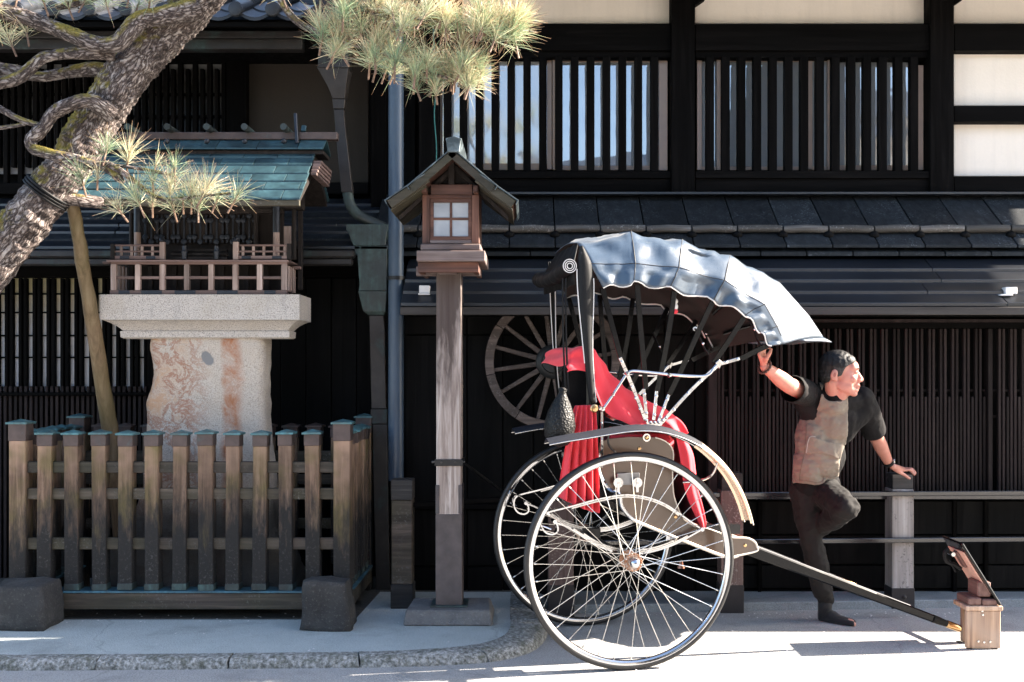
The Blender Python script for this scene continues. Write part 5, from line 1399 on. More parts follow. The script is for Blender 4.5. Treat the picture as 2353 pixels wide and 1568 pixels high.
# big blanket: over the back, down across the arm and the front of the seat
up_e = [(1300,838),(1306,815),(1320,798),(1345,795),(1368,805),(1385,832),(1405,858),(1428,882),(1455,900),(1490,920),(1530,942),(1555,960),(1577,992)]
lo_e = [(1302,856),(1312,852),(1330,852),(1352,862),(1372,915),(1392,945),(1410,960),(1430,968),(1452,978),(1490,985),(1528,992),(1548,1000),(1566,1008)]
ua = [RP(x,y,0) for x,y in spline([Vector((x,y,0)) for x,y in up_e],3) for x,y in ((x,y),)] if False else None
ue = spline([Vector((x,y,0)) for x,y in up_e], 4); le = spline([Vector((x,y,0)) for x,y in lo_e], 4)
rows = []
NV = 14
for i in range(len(ue)):
    t = i/(len(ue)-1); row = []
    zt_ = RP(ue[i].x, ue[i].y, -.30); zl_ = RP(le[i].x, le[i].y, -.375)
    fr = []
    for j in range(NV+1):
        v = j/NV
        if v < .5:                                             # outside face hanging over the near arm
            k = v/.5; p = zl_.lerp(zt_, k); p.y = lerp(-.372, -.335, k) + .018*math.sin(k*9+t*16)*math.sin(math.pi*k)*.8 - .012*math.sin(t*22+k*3)*math.sin(math.pi*min(1,k+.1))
            p.x += .008*math.sin(k*7+t*9)
        else:                                                  # across the seat to the far side
            k = (v-.5)/.5; p = Vector((zt_.x, lerp(-.335,.30,k), zt_.z - .06*math.sin(math.pi*k)*(t*.8+.1) - .02*math.sin(k*6+t*5)*k))
            p.x += .01*math.sin(k*5+i)
        row.append(RW(p))
    rows.append(row)
draped('red_blanket', 'bright red blanket draped over the rickshaw seat back and arm', rows)
# hanging corner of the blanket over the arm
fr = spline([Vector((x,y,0)) for x,y in ((1548,1004),(1556,1040),(1562,1080),(1568,1120),(1582,1160),(1600,1198),(1607,1212))],4)
fl2 = spline([Vector((x,y,0)) for x,y in ((1571,1010),(1590,1045),(1596,1080),(1601,1120),(1612,1155),(1619,1185),(1618,1206))],4)
rows = []
for i in range(len(fr)):
    t = i/(len(fr)-1); a_, b_ = RP(fr[i].x,fr[i].y,-.31), RP(fl2[i].x,fl2[i].y,-.31)
    row = []
    for j in range(16):
        k = j/15; p = Vector((lerp(a_.x,b_.x,min(1,k*1.0) if False else .5+.5*math.sin(k*math.pi-math.pi/2)*1.0), lerp(-.312,.30,k), lerp(a_.z,b_.z,k*.4)))
        p.x = lerp(a_.x, b_.x, min(1, k*2.0)) + .010*math.sin(k*13+t*3)*(k>.5); p.y = -.345 + .010*math.sin(k*17+t*2) if k < .5 else lerp(-.34,.30,(k-.5)/.5)
        row.append(RW(p))
    rows.append(row)
draped('red_blanket', 'red blanket hanging down over the front edge of the rickshaw seat', rows)
# folded red cloth over the back rail, in pleats
rows = []
tl, tr_ = (1325,936),(1372,934)
for i in range(22):
    t = i/21
    xl = lerp(1322,1284,t**.8); xr = lerp(1366,1376,t**.7); yl = lerp(932,1143,t); yr = lerp(930,1165,t)
    row = []
    for j in range(49):
        u = j/48; x = lerp(xl,xr,u); y = lerp(yl,yr,u) + (10*math.sin(u*math.pi) if t > .9 else 0)*t
        p = RP(x, y, -.355); p.y += (.010+.024*t)*math.sin(u*math.pi*9.2+.5+.4*math.sin(t*3)) + .012*math.sin(u*5+t*2); p.z += -.05*max(0,u-.45)*t*t*1.2
        row.append(RW(p))
    rows.append(row)
draped('red_cloth', 'pleated red cloth hanging over the rail behind the rickshaw seat', rows); 
for o in COL.objects:
    if o.name.startswith('red_cloth') and o.get('category'): o['category'] = 'cloth'
q_ = RW(RP(1288,958,-.40))
def sackmat():
    m = Nt('black_woven_sack'); co = m.coord(); v = m.n('ShaderNodeTexVoronoi'); v.inputs['Scale'].default_value = 90; m.l(co, v.inputs['Vector'])
    f = v.outputs['Distance']; m.col(m.ramp(m.noise(m.coord((1,1,.4)),150,3,.8),[(.5,(.004,.004,.004)),(.63,(.010,.010,.0095)),(.74,(.25,.24,.22))])); m.rough(.5); m.set(Specular_IOR_Level=.25); m.bump(f,.0035); return m.m
M['sack'] = sackmat()
mb = MB(); prof_ = [(-.155,.004),(-.14,.05),(-.10,.074),(-.04,.080),(.02,.068),(.07,.046),(.105,.026),(.125,.018),(.14,.024),(.15,.010)]
mb.lathe(q_, (.08,0,1), [(h, r) for h, r in prof_], 20)
sk = mb.build('woven_sack', M['sack'], smooth=True, angle=None)
for v in sk.data.vertices: v.co *= 1 + .05*noise.noise(v.co*14)
tag(sk, 'black woven sack tied behind the rickshaw beside the red cloth', 'sack')
# ------------------------------------------------------------------ stand in front of the shafts
M['stand_wood'] = wood('weathered_stand_wood', [(.12,.055,.028),(.38,.22,.125),(.60,.42,.285),(.40,.32,.265)], 2, bump=.002)
M['red_block'] = wood('reddish_block_wood', [(.10,.045,.035),(.20,.10,.08),(.30,.17,.14),(.12,.06,.05)], 1, bump=.002)
ST = thing('wooden_stand', 'small boxy stand of weathered planks on the sunlit street', 'stand', P(2260,1488,5.74).to_3d())
ST.location.z = 0; WLD[ST.name] = Vector(ST.location)
d0 = 5.74; X0, X1 = PX(2221,d0), PX(2300,d0); zt = PZ(1393,d0)
sy = .165
def skew(x, y): return x + .04*(y-d0)
mb = MB().box((X0,d0,.006),(X1,d0+.028,zt-.026)).build('front_plank', M['stand_wood'], ST, bevel=.004, label='plank with screw heads facing the street')
box('back_plank', M['stand_wood'], ST, (X0+.032,d0+sy-.03,.006),(X1+.03,d0+sy,zt-.026), .004)
box('top_plank', M['stand_wood'], ST, (X0-.004,d0-.006,zt-.0255),(X1+.010,d0+sy+.006,zt), .004)
for x, y in ((2257,1404),(2258,1413),(2248,1474),(2261,1476),(2275,1475)):
    MB().lathe(P(x,y,d0), (0,-1,0), [(0,.0075),(.003,.0065),(.004,.002)], 12).build('screw', M['chrome_worn'], mb)
for x in (X0+.02, X1-.03):
    for y in (d0+.002, d0+sy-.028): box('foot', M['rubber'], ST, (x-.012,y,.0),(x+.014,y+.024,.006), 0)
z0 = zt+.001
def blk(label, lo, hi, rot=0.0, bev=.006):
    o = box('wood_block', M['red_block'], None, lo, hi, bev); return tag(o, label, 'block', 'wood blocks on the stand')
blk('flat reddish wood block on the left half of the stand top', (X0+.012,d0+.005,z0),(X0+.085,d0+.165,z0+.042))
blk('flat reddish wood block on the right half of the stand top', (X0+.088,d0+.004,z0),(X1-.012,d0+.15,z0+.034))
blk('upright wedge shaped wood block propping the leaning board', (X0+.070,d0+.02,z0+.043),(X1-.045,d0+.155,z0+.125))
# board leaning on the blocks, seen edge on
BD = thing('leaning_board', 'thin black edged board leaning on the wood blocks with a strap clip behind', 'board', (X1-.02, d0+.12, z0))
b0 = Vector((X1-.002, d0+.13, z0+.003)); b1 = P(2205,1247,d0+.03); b1.y = d0+.13
t = (b1-b0).normalized()
MB().bar(b0, b1, .27, .014, (1,0,.5)).build('panel', M['lacquer'], BD, bevel=.004)
nn = Vector((-t.z,0,t.x)); nn = nn if nn.x < 0 else -nn
MB().bar(b0.lerp(b1,.18)+nn*.011, b0.lerp(b1,.86)+nn*.011, .22, .006, nn).build('back_sheet', plain('pale_pink_board',(.62,.36,.28),.6,0,.08,4), BD, bevel=.002)
MB().bar(b0.lerp(b1,.58)+nn*.020, b0.lerp(b1,.84)+nn*.020, .05, .014, nn).build('clip_plate', M['red_block'], BD, bevel=.003)
q_ = b0.lerp(b1,.84)+nn*.045
MB().tube(spline([q_+t*.03, q_+nn*.03+t*.02, q_+nn*.045-t*.02, q_+nn*.02-t*.06, q_-t*.10],5), .012, 8).build('strap', M['black_strap'], BD, smooth=True)
MB().bar(q_+nn*.03-t*.02, q_+nn*.035-t*.10, .018,.005, nn).build('strap_end', M['black_strap'], BD)
MB().cyl(q_+Vector((0,-.03,0)), q_+Vector((0,.03,0)), .012, n=10).build('clip_bolt', M['chrome_worn'], BD)

# ------------------------------------------------------------------ pine tree
def barkmat():
    m = Nt('pine_bark'); co = m.coord((1,1,1),False); ga = m.n('ShaderNodeAttribute', attribute_name='grain'); mo = m.noise(co, 3.4, 5, .7); co = ga.outputs['Vector']; d_ = m.noise(co, 17, 7, .7, .5); v = m.n('ShaderNodeTexVoronoi', feature='DISTANCE_TO_EDGE')
    nz3 = m.n('ShaderNodeTexNoise'); nz3.inputs['Scale'].default_value = 14; nz3.inputs['Detail'].default_value = 5; m.l(co, nz3.inputs['Vector']); mp = m.mix(.16, co, nz3.outputs['Color']); v.inputs['Scale'].default_value = 42; m.l(mp, v.inputs['Vector'])
    e = m.mrange(v.outputs['Distance'], 0, .22); f = m.noise(co, 95, 6, .75)
    c = m.ramp(m.math('ADD', m.math('ADD', m.math('MULTIPLY', e, .20), m.math('MULTIPLY', f, .42)), m.math('MULTIPLY', d_, .48)), [(.34,(.014,.010,.009)),(.49,(.07,.049,.043)),(.61,(.20,.16,.145)),(.80,(.60,.54,.50))])
    up_ = m.n('ShaderNodeNewGeometry'); nz = m.sep(up_.outputs['Normal'])[2]; nx_ = m.sep(up_.outputs['Normal'])[0]; ny_ = m.sep(up_.outputs['Normal'])[1]
    ms = m.math('MULTIPLY', m.mrange(mo, .47, .55), m.mrange(m.math('SUBTRACT', m.math('SUBTRACT', nz, m.math('MULTIPLY', nx_, .6)), m.math('MULTIPLY', ny_, .45)), .35, .85))
    c = m.mix(m.math('MULTIPLY', ms, .9), c, m.ramp(f, [(.3,(.16,.125,.012)),(.7,(.42,.32,.04))]))
    m.col(c).rough(.95); m.bump(f, .016, 1, m.bump(e, .012)); return m.m
M['bark'] = barkmat()
TR = thing('pine_tree', 'leaning old pine with mossy twisted trunk reaching over the shrine', 'tree', (-4.35, 6.0, 0))
def limb(name, pts, parent, n=22, rough_=.10, den=7, sub=None, rid=0.0):
    "pts: (px, py, distance, half width in measuring units)"
    ctr = [P(x,y,d) for x,y,d,w in pts]; rad = [S(w,d) for x,y,d,w in pts]
    sp_ = spline(ctr, den); rs = resample(rad, len(sp_))
    mb = MB().tube(sp_, rs, n)
    k = 0
    for i, p in enumerate(sp_):
        for j in range(n):
            v = mb.v[k]; q_ = v*7.0; dv = (v-p)
            mb.v[k] = p + dv*(1 + rough_*(noise.fractal(q_, 1.0, 2.0, 4)*.9 + .5*noise.noise(v*19) ) + .02*math.sin(i*1.9) + rid*(.25-abs(noise.noise(v*13+Vector((2,5,1)))*1.6) + .5*(.3-abs(noise.noise(v*31))))); k += 1
    o = mb.build(name, M['bark'], parent, smooth=True, angle=None, center=True)
    at = o.data.attributes.new('grain','FLOAT_VECTOR','POINT'); run = 0.0; flat_ = []
    for i in range(len(sp_)):
        if i: run += (sp_[i]-sp_[i-1]).length
        for j in range(n): a_ = 2*math.pi*j/n; flat_ += [math.cos(a_)*rs[i], math.sin(a_)*rs[i], run*.38]
    at.data.foreach_set('vector', flat_); return o
tp_ = [(-420,1470,6.3,85),(-330,1150,6.25,72),(-210,860,6.15,66),(-90,690,6.05,60),(10,570,6.0,54),(90,470,5.98,51),(150,395,5.98,48),(205,305,6.0,49),(255,225,6.02,49),(310,150,6.05,48),(370,85,6.08,48),(430,30,6.1,46),(500,-45,6.1,42),(620,-180,6.1,40),(760,-330,6.0,30)]
trunk = limb('trunk', tp_, TR, 84, .12, 26, rid=.11)
limb('limb', [(450,18,6.0,26),(410,30,5.95,24),(365,38,5.9,22),(325,46,5.88,21),(292,78,5.86,21),(272,98,5.86,20),(235,103,5.86,18),(200,95,5.86,17),(160,78,5.88,18),(115,62,5.9,18),(60,42,5.9,19),(0,26,5.9,19),(-90,10,5.9,20)], TR, 18, .14)
limb('limb', [(265,128,5.95,14),(230,122,5.92,15),(180,122,5.9,14),(130,126,5.9,13),(95,136,5.9,14),(70,158,5.9,14),(40,180,5.9,14),(-5,192,5.9,15),(-80,200,5.9,15)], TR, 16, .14)
limb('limb', [(265,170,6.0,16),(225,160,6.0,17),(180,163,6.02,15),(130,172,6.05,13),(85,176,6.05,11),(40,166,6.05,15),(-10,160,6.05,17),(-80,158,6.05,17)], TR, 16, .15)
limb('limb', [(255,262,5.92,22),(232,246,5.86,20),(205,232,5.82,17),(175,236,5.80,16),(145,247,5.79,16),(120,264,5.79,15),(104,288,5.79,14),(88,305,5.79,17),(72,324,5.79,14),(78,342,5.78,12),(100,350,5.76,13),(130,358,5.74,13),(165,366,5.72,14),(200,376,5.70,13),(235,384,5.68,9)], TR, 16, .16)
limb('limb', [(100,290,5.82,7),(70,283,5.84,7),(40,272,5.86,7),(15,258,5.86,7),(-20,240,5.88,8)], TR, 10, .12)
limb('limb', [(60,284,5.85,5),(30,290,5.88,5),(-15,296,5.9,5)], TR, 8, .12)
limb('limb', [(210,378,5.71,12),(240,384,5.69,10),(258,396,5.68,9),(272,408,5.66,11),(284,420,5.65,5)], TR, 10, .15)
limb('limb', [(236,374,5.68,7),(262,384,5.66,8),(290,402,5.64,7),(318,424,5.62,6),(345,446,5.60,5),(380,458,5.58,4.5),(430,455,5.56,4),(470,450,5.54,3.5),(530,445,5.52,3)], TR, 10, .12)
limb('limb', [(255,380,5.68,5),(300,385,5.66,4),(360,395,5.62,4),(400,405,5.60,3.5)], TR, 8, .12)
limb('limb', [(130,18,5.9,7),(170,8,5.9,9),(205,0,5.9,7),(240,-14,5.9,7)], TR, 10, .12)
limb('limb', [(620,-60,5.8,9),(645,0,5.75,8),(665,32,5.72,8),(690,55,5.70,8.5),(720,70,5.68,8),(748,78,5.66,7),(790,95,5.63,5),(840,112,5.60,5),(900,130,5.58,5),(960,160,5.56,4),(1030,180,5.55,4)], TR, 12, .12)
limb('limb', [(740,-60,5.75,9),(780,0,5.7,8),(815,18,5.68,7),(860,30,5.66,6),(910,40,5.63,5),(960,42,5.60,5),(1020,50,5.58,5),(1080,58,5.57,5),(1140,62,5.56,4)], TR, 10, .12)
limb('limb', [(960,-60,5.7,8),(1000,-10,5.65,8),(1020,20,5.62,7),(1050,48,5.6,6)], TR, 10, .12)
def needlemat():
    m = Nt('pine_needles'); at = m.n('ShaderNodeAttribute', attribute_name='along'); at2 = m.n('ShaderNodeAttribute', attribute_name='tone')
    g = m.ramp(at2.outputs['Fac'], [(0,(.15,.24,.14)),(.4,(.38,.46,.27)),(.7,(.68,.66,.44)),(1,(.70,.54,.36))])
    c = m.mix(m.mrange(at.outputs['Fac'], .62, 1.0, 0, .8), g, (.42,.17,.10)); c = m.mix(m.mrange(at.outputs['Fac'], .18, .0, 0, .7), c, (.20,.13,.06))
    m.col(c).rough(.45); m.set(Specular_IOR_Level=.5)
    tl_ = m.n('ShaderNodeBsdfTranslucent'); m.l(c, tl_.inputs[0]); mx = m.n('ShaderNodeMixShader'); mx.inputs[0].default_value = .3
    m.l(m.b.outputs[0], mx.inputs[1]); m.l(tl_.outputs[0], mx.inputs[2]); m.l(mx.outputs[0], m.t.nodes['Material Output'].inputs[0]); return m.m
M['needles'] = needlemat()
M['twig'] = wood('pine_twig', [(.07,.04,.025),(.15,.09,.06),(.25,.16,.11),(.09,.05,.03)], 0)
def tufts(name, spots, label=None):
    vs, fs, al, tn = [], [], [], []
    rnd = random.Random(len(spots)*13+5)
    tw = MB()
    for (x, y, d, r, n, lean) in spots:
        c = P(x, y, d); rad = S(r, d); base = rnd.uniform(.1,.75)
        ax = Vector((lean, rnd.uniform(-.5,.3), .8)).normalized()
        tw.tube([c-ax*rad*1.0, c-ax*rad*.1, c+ax*rad*.12], [.006,.0055,.003], 6)
        for k in range(int(n*1.4)):
            dv = Vector((rnd.gauss(0,1), rnd.gauss(0,1), rnd.gauss(0,1))).normalized()
            if dv.dot(ax) < -.35 and rnd.random() < .8: dv = -dv
            dv = (dv + ax*.55).normalized()
            sh_ = rnd.uniform(-.55,.15); st = c + ax*sh_*rad; L_ = rad*rnd.uniform(.75,1.55)
            sd = dv.orthogonal().normalized(); sd = (Matrix.Rotation(rnd.uniform(0,6.28),3,dv) @ sd)*rnd.uniform(.0007,.0014)
            droop = Vector((0,0,-1))*L_*rnd.uniform(0,.10)
            b = len(vs); tone = min(1,max(0,base+rnd.gauss(0,.2)))
            p0, p1, p2 = st, st+dv*L_*.55+droop*.3, st+dv*L_+droop
            vs += [p0-sd*.7, p0+sd*.7, p1-sd, p1+sd, p2-sd*.45, p2+sd*.45]
            fs += [(b,b+1,b+3,b+2),(b+2,b+3,b+5,b+4)]; al += [0,0,.5,.5,1,1]; tn += [tone]*6
    org = vs[0].copy(); me = bpy.data.meshes.new(name); me.from_pydata([v-org for v in vs],[],fs)
    for nm, dat in (('along',al),('tone',tn)):
        a = me.attributes.new(nm,'FLOAT','POINT'); a.data.foreach_set('value', dat)
    me.materials.append(M['needles'])
    o = put(name, me, org, TR, kind='stuff')
    tw.build('twigs', M['twig'], TR, smooth=True, kind='stuff')
    return o
low = [(246,338,5.66,46,90,.1),(296,352,5.64,52,110,.25),(185,402,5.68,50,100,-.1),(225,400,5.66,40,60,.2),(312,452,5.60,52,120,-.3),(268,476,5.60,42,60,-.5),(350,418,5.60,45,80,.0),(390,425,5.58,50,110,.1),(402,385,5.60,42,60,.0),(360,372,5.62,34,40,.2),(395,470,5.58,44,80,-.1),(350,462,5.6,40,70,.1),(440,440,5.55,56,150,.15),(476,432,5.54,55,150,.35),(455,468,5.56,44,80,.0),(545,450,5.52,46,90,.45),(500,455,5.54,38,60,.3),(420,455,5.57,40,70,.1)]
tufts('needles', [(a_, b_, c_, r_, int(n_*.72), l_) for a_, b_, c_, r_, n_, l_ in low])
upp = []
rnd = random.Random(3)
line1 = [(755,80),(795,98),(840,112),(885,122),(930,140),(975,160),(1015,172),(1055,178),(1085,172)]
line2 = [(800,15),(850,28),(900,38),(950,44),(1000,50),(1045,52),(1090,52),(1130,55),(1165,62)]
for ln, dd in ((line1,5.58),(line2,5.57)):
    for i, (x,y) in enumerate(ln):
        for k in range(4 if i > 2 else 3):
            upp.append((x+rnd.uniform(-24,24), y+rnd.uniform(-30,24), dd+rnd.uniform(-.12,.12), rnd.uniform(40,54), 88, rnd.uniform(-.2,.5)))
upp += [(1178,72,5.55,58,170,.6),(1150,48,5.55,55,150,.3),(1065,96,5.56,42,70,.2),(1070,150,5.55,52,140,.3),(1000,205,5.55,36,60,-.1),(955,200,5.56,36,50,-.3),(1085,190,5.55,44,90,.7),(780,118,5.6,42,80,-.5),(770,60,5.62,44,80,-.2),(1195,45,5.56,48,110,.7),(830,60,5.6,44,90,0.),(870,90,5.6,48,110,.1)]
tufts('needles', upp)
top = [(x, rnd.uniform(-160,-30), rnd.uniform(5.3,5.8), rnd.uniform(45,60), 90, rnd.uniform(-.4,.4)) for x in range(560,1240,26)] + [(x, rnd.uniform(-40,14), rnd.uniform(5.7,5.95), rnd.uniform(40,55), 80, rnd.uniform(-.4,.4)) for x in (-20,15,45,95,150,200,240,300)] + [(20,88,5.9,44,60,-.3),(60,70,5.9,40,40,-.2),(-10,60,5.9,44,60,-.2),(318,10,5.9,38,40,.2),(345,-8,5.85,40,50,.2)]
top += [(CX+F*(X_/d_), CY-F*((z_-EYE)/d_), d_, 58*5.8/d_, 90, rnd.uniform(-.4,.4)) for X_, d_, z_ in [(x_, rnd.uniform(5.95,6.6), x_*.625+rnd.uniform(4.47,5.15)) for x_ in [rnd.uniform(-.9,1.1) for _ in range(95)]]]  # unseen crown tufts, added above the view to shade the middle of the trunk
tufts('needles', top)
# rope bound round the trunk at the prop, prop pole
rp = MB()
tax = (P(160,385,5.98)-P(100,460,5.98)).normalized()
for k in range(3):
    c = P(104,448,5.98)+tax*(-.0+.017*k); u = tax.orthogonal().normalized(); v = tax.cross(u)
    rp.tube([c+(u*math.cos(a_)+v*math.sin(a_))*(S(51,5.98)*1.05) for a_ in [2*math.pi*i/28 for i in range(28)]], .008, 6, closed=True)
ro_ = rp.build('rope_binding', M['black_strap'], TR, smooth=True)
M['prop'] = wood('mossy_prop_pole', [(.085,.05,.026),(.19,.12,.065),(.30,.21,.125),(.12,.095,.035)], 2, bump=.004)
pp = [P(166,468,6.12),P(180,540,6.2),P(196,640,6.32),(P(213,740,6.42)),P(228,840,6.52),P(243,930,6.6),P(256,1010,6.68),P(268,1120,6.74),P(290,1330,6.82)]
pr_o = MB().tube(spline(pp,5), [S(w,6.4) for w in resample([14,14.5,15,16,17,18,19,19,20], 41)], 16)
for i, v in enumerate(pr_o.v): pr_o.v[i] = v + Vector((noise.noise(v*9), noise.noise(v*9+Vector((5,0,0))), 0))*.007
po = pr_o.build('prop_pole', M['prop'], smooth=True, angle=60); tag(po, 'slanted round wooden pole propping up the leaning pine trunk', 'pole')
limb('cross_prop', [(140,452,5.96,16),(165,458,6.0,16),(205,463,6.05,15),(232,466,6.1,14)], TR, 14, .1)

# ------------------------------------------------------------------ houses across the street, mirrored in the upstairs panes
def opposite(x0, x1, front, eave, ridge, nm, label):
    h = thing('house_opposite', label, 'house', ((x0+x1)/2, front-3, 0))
    MB().prism([(front,0),(front,eave),(front-4,ridge),(front-8,eave),(front-8,0)], x0, x1, 'x').build('wall', M[nm], h)
    MB().prism([(front+.9,eave-.25),(front+.9,eave-.15),(front-4,ridge+.15),(front-8.9,eave-.15),(front-8.9,eave-.25),(front-4,ridge)], x0-.5, x1+.5, 'x').build('roof', M['roof_tile'], h)
    n_ = int((x1-x0)/1.6)
    for k in range(n_):
        xx = x0+.5+k*1.6
        for z0_, z1_ in ((1.0,2.1),(3.1,4.1)):
            if z1_ < eave-.2:
                w = MB().box((xx,front-.02,z0_),(xx+1.0,front+.03,z1_)).build('window', M['dark_h'], h)
                MB().box((xx+.06,front+.031,z0_+.06),(xx+.94,front+.036,z1_-.06)).build('pane', M['pane'], w)
opposite(-12.5, -1.5, -4.6, 2.9, 4.2, 'plaster', 'low brown house across the street, only mirrored in the panes')
opposite(-.6, 4.4, -4.2, 4.6, 6.1, 'fascia', 'two storey dark house across the street, only mirrored in the panes')
opposite(5.2, 14.0, -4.0, 6.0, 7.6, 'plaster', 'tall brown house across the street, only mirrored in the panes')
# fallen petals
pet = MB(); rnd = random.Random(11)
def petal(x, y, z):
    a_ = rnd.uniform(0,6.28); l_, w_ = rnd.uniform(.005,.010), rnd.uniform(.004,.007)
    u = Vector((math.cos(a_),math.sin(a_),0)); v = Vector((-u.y,u.x,0)); c = Vector((x,y,z+.002))
    pet.add([c-u*l_, c-v*w_+Vector((0,0,.002)), c+u*l_+Vector((0,0,.004)), c+v*w_+Vector((0,0,.001))], [(0,1,2,3)])
for k in range(70): petal(rnd.uniform(-3.2,-1.0), rnd.uniform(6.1,6.35), .056)
for k in range(25): petal(rnd.uniform(-3.2,-.2), rnd.uniform(5.5,6.2), .052)
for k in range(120): petal(rnd.uniform(.2,3.4), rnd.uniform(6.45,6.62)+.0, .0)
for k in range(40): petal(rnd.uniform(.3,3.4), rnd.uniform(5.0,6.5), .0)
po_ = pet.build('fallen_petals', plain('pale_petal',(.70,.66,.64),.7,0,.05)); tag(po_, 'pale fallen petals scattered on the street', 'petals', kind='stuff')
# ------------------------------------------------------------------ the man
def capsule(mb, p0, p1, r0, r1, n=14):
    p0, p1 = Vector(p0), Vector(p1); t = (p1-p0).normalized(); L_ = (p1-p0).length
    prof_ = [(-r0*math.cos(a_), r0*math.sin(a_)) for a_ in [math.pi/2*k/5 for k in range(6)]] + [(L_+r1*math.sin(a_), r1*math.cos(a_)) for a_ in [math.pi/2*k/5 for k in range(6)]]
    mb.lathe(p0, t, prof_, n)
def chain(mb, *jr):
    for a_, b_ in zip(jr, jr[1:]): capsule(mb, a_[0], b_[0], a_[1], b_[1])
def organic(name, mb, voxel, mat, parent=None, it=4, fac=.5, fn=None):
    "one continuous skin grown over overlapping shapes"
    me = mb.mesh(name, mat); o = bpy.data.objects.new(name, me); COL.objects.link(o)
    rm = o.modifiers.new('r','REMESH'); rm.mode = 'VOXEL'; rm.voxel_size = voxel; rm.use_smooth_shade = True
    s_ = o.modifiers.new('s','SMOOTH'); s_.factor = fac; s_.iterations = it
    dg = bpy.context.evaluated_depsgraph_get(); ev = o.evaluated_get(dg); m2 = bpy.data.meshes.new_from_object(ev)
    bpy.data.objects.remove(o); bpy.data.meshes.remove(me)
    m2.name = name
    if not m2.materials: m2.materials.append(mat)
    if fn: fn(m2)
    m2.shade_smooth()
    org = Vector((0,0,0))
    for v in m2.vertices: org += v.co
    org /= max(1,len(m2.vertices))
    for v in m2.vertices: v.co -= org
    return put(name, m2, org, parent)
def keep(me, test):
    bm = bmesh.new(); bm.from_mesh(me); bm.faces.ensure_lookup_table()
    bmesh.ops.delete(bm, geom=[f for f in bm.faces if not test(f)], context='FACES')
    bmesh.ops.delete(bm, geom=[v for v in bm.verts if not v.link_faces], context='VERTS')
    for _ in range(14):
        nb = {}
        for v in bm.verts:
            if v.is_boundary:
                ns = [e.other_vert(v).co for e in v.link_edges if e.is_boundary]
                if len(ns) == 2: nb[v] = v.co*.4 + (ns[0]+ns[1])*.3
        for v, c in nb.items(): v.co = c
    bm.to_mesh(me); bm.free()
def proj(p): return (CX + p.x*F/p.y, CY - (p.z-EYE)*F/p.y)
def inpoly(p, poly):
    x, y = p; r = False; j = len(poly)-1
    for i in range(len(poly)):
        xi, yi = poly[i]; xj, yj = poly[j]
        if (yi > y) != (yj > y) and x < (xj-xi)*(y-yi)/(yj-yi)+xi: r = not r
        j = i
    return r
def skinmat():
    m = Nt('warm_lit_skin'); co = m.coord(rand=False); a = m.noise(co, 14, 4); b = m.noise(co, 220, 3)  # red of the warm light bounced off the street is put into the skin colour
    m.col(m.ramp(a, [(.3,(.42,.175,.13)),(.7,(.51,.235,.18))])).rough(.5); m.set(Subsurface_Weight=.12, Subsurface_Radius=(.012,.004,.002), Subsurface_Scale=.6); m.bump(b,.0004); return m.m
M['skin'] = skinmat()
M['tee'] = cloth('black_tee_cotton', (.005,.0045,.005), (.010,.009,.0095), .0006, .02, .12)
M['trouser'] = cloth('charcoal_trouser_cotton', (.008,.0072,.007), (.015,.0135,.013), .0006, .03, .15)
M['vest'] = cloth('khaki_canvas', (.165,.134,.102), (.20,.163,.127), .001)
M['tabi'] = cloth('black_split_toe_cloth', (.007,.007,.008), (.012,.012,.014))
M['hair'] = plain('greying_black_hair', (.006,.0056,.006), .5, 0, .5, 60, .0016, 260, Specular_IOR_Level=.25)
M['hair_grey'] = plain('grey_side_hair', (.03,.029,.029), .6, 0, .8, 160, .0016, 260, Specular_IOR_Level=.3)
HS = 1.05
HC = P(1930, 861, 6.15)
fa = R(17); hf = Vector((math.cos(fa), -math.sin(fa), -.02)).normalized(); hl = Vector((0,0,1)).cross(hf).normalized(); hu = hf.cross(hl)
HR = Matrix((hf, hl, hu)).transposed()
def HP(f, l, u): return HC + (HR @ Vector((f,l,u)))*HS
def hell(mb, c, r, tilt=0): mb.ell(HP(*c), tuple(x*HS for x in r), 18, 12, HR @ Matrix.Rotation(tilt,3,'Y'))
J = dict(neck=P(1917,914,6.20), shR=P(1862,908,6.24), elR=P(1813,886,6.02), wrR=P(1758,844,5.90),
         shL=P(1982,918,6.27), elL=P(2013,1003,6.40), wrL=P(2042,1064,6.57),
         hipS=P(1853,1138,6.34), knS=P(1866,1245,6.32), anS=P(1896,1392,6.37), hipB=P(1893,1130,6.28), knB=P(1944,1168,6.03), anB=P(1872,1222,6.38))
def headshapes(mb):
    hell(mb, (-.015,0,.043), (.095,.074,.086)); hell(mb, (.035,0,-.012), (.060,.062,.085)); hell(mb, (.044,0,-.080), (.046,.047,.036))
    hell(mb, (.076,0,-.104), (.020,.024,.017)); hell(mb, (.066,0,.040), (.034,.056,.040)); hell(mb, (.086,0,.034), (.016,.046,.010))
    capsule(mb, HP(.092,0,.014), HP(.112,0,-.026), .0095*HS, .0145*HS); 
    for s_ in (-1,1):
        hell(mb, (.104,s_*.013,-.032), (.013,.010,.009)); hell(mb, (.066,s_*.042,-.022), (.026,.020,.022)); hell(mb, (.028,s_*.044,-.060), (.044,.014,.034))
        hell(mb, (-.030,s_*.077,-.002), (.020,.010,.032), .2); hell(mb, (-.022,s_*.076,-.024), (.012,.009,.014)); hell(mb, (.083,s_*.030,.014), (.013,.016,.010))
    hell(mb, (.090,0,-.054), (.016,.026,.012)); hell(mb, (.099,0,-.058), (.010,.020,.0055)); hell(mb, (.096,0,-.071), (.011,.018,.0065)); hell(mb, (.086,0,-.086), (.016,.026,.010))
    capsule(mb, HP(-.030,0,-.045), J['neck'], .055, .054); capsule(mb, HP(.02,0,-.085), J['neck']+Vector((.012,-.012,-.03)), .040, .042)
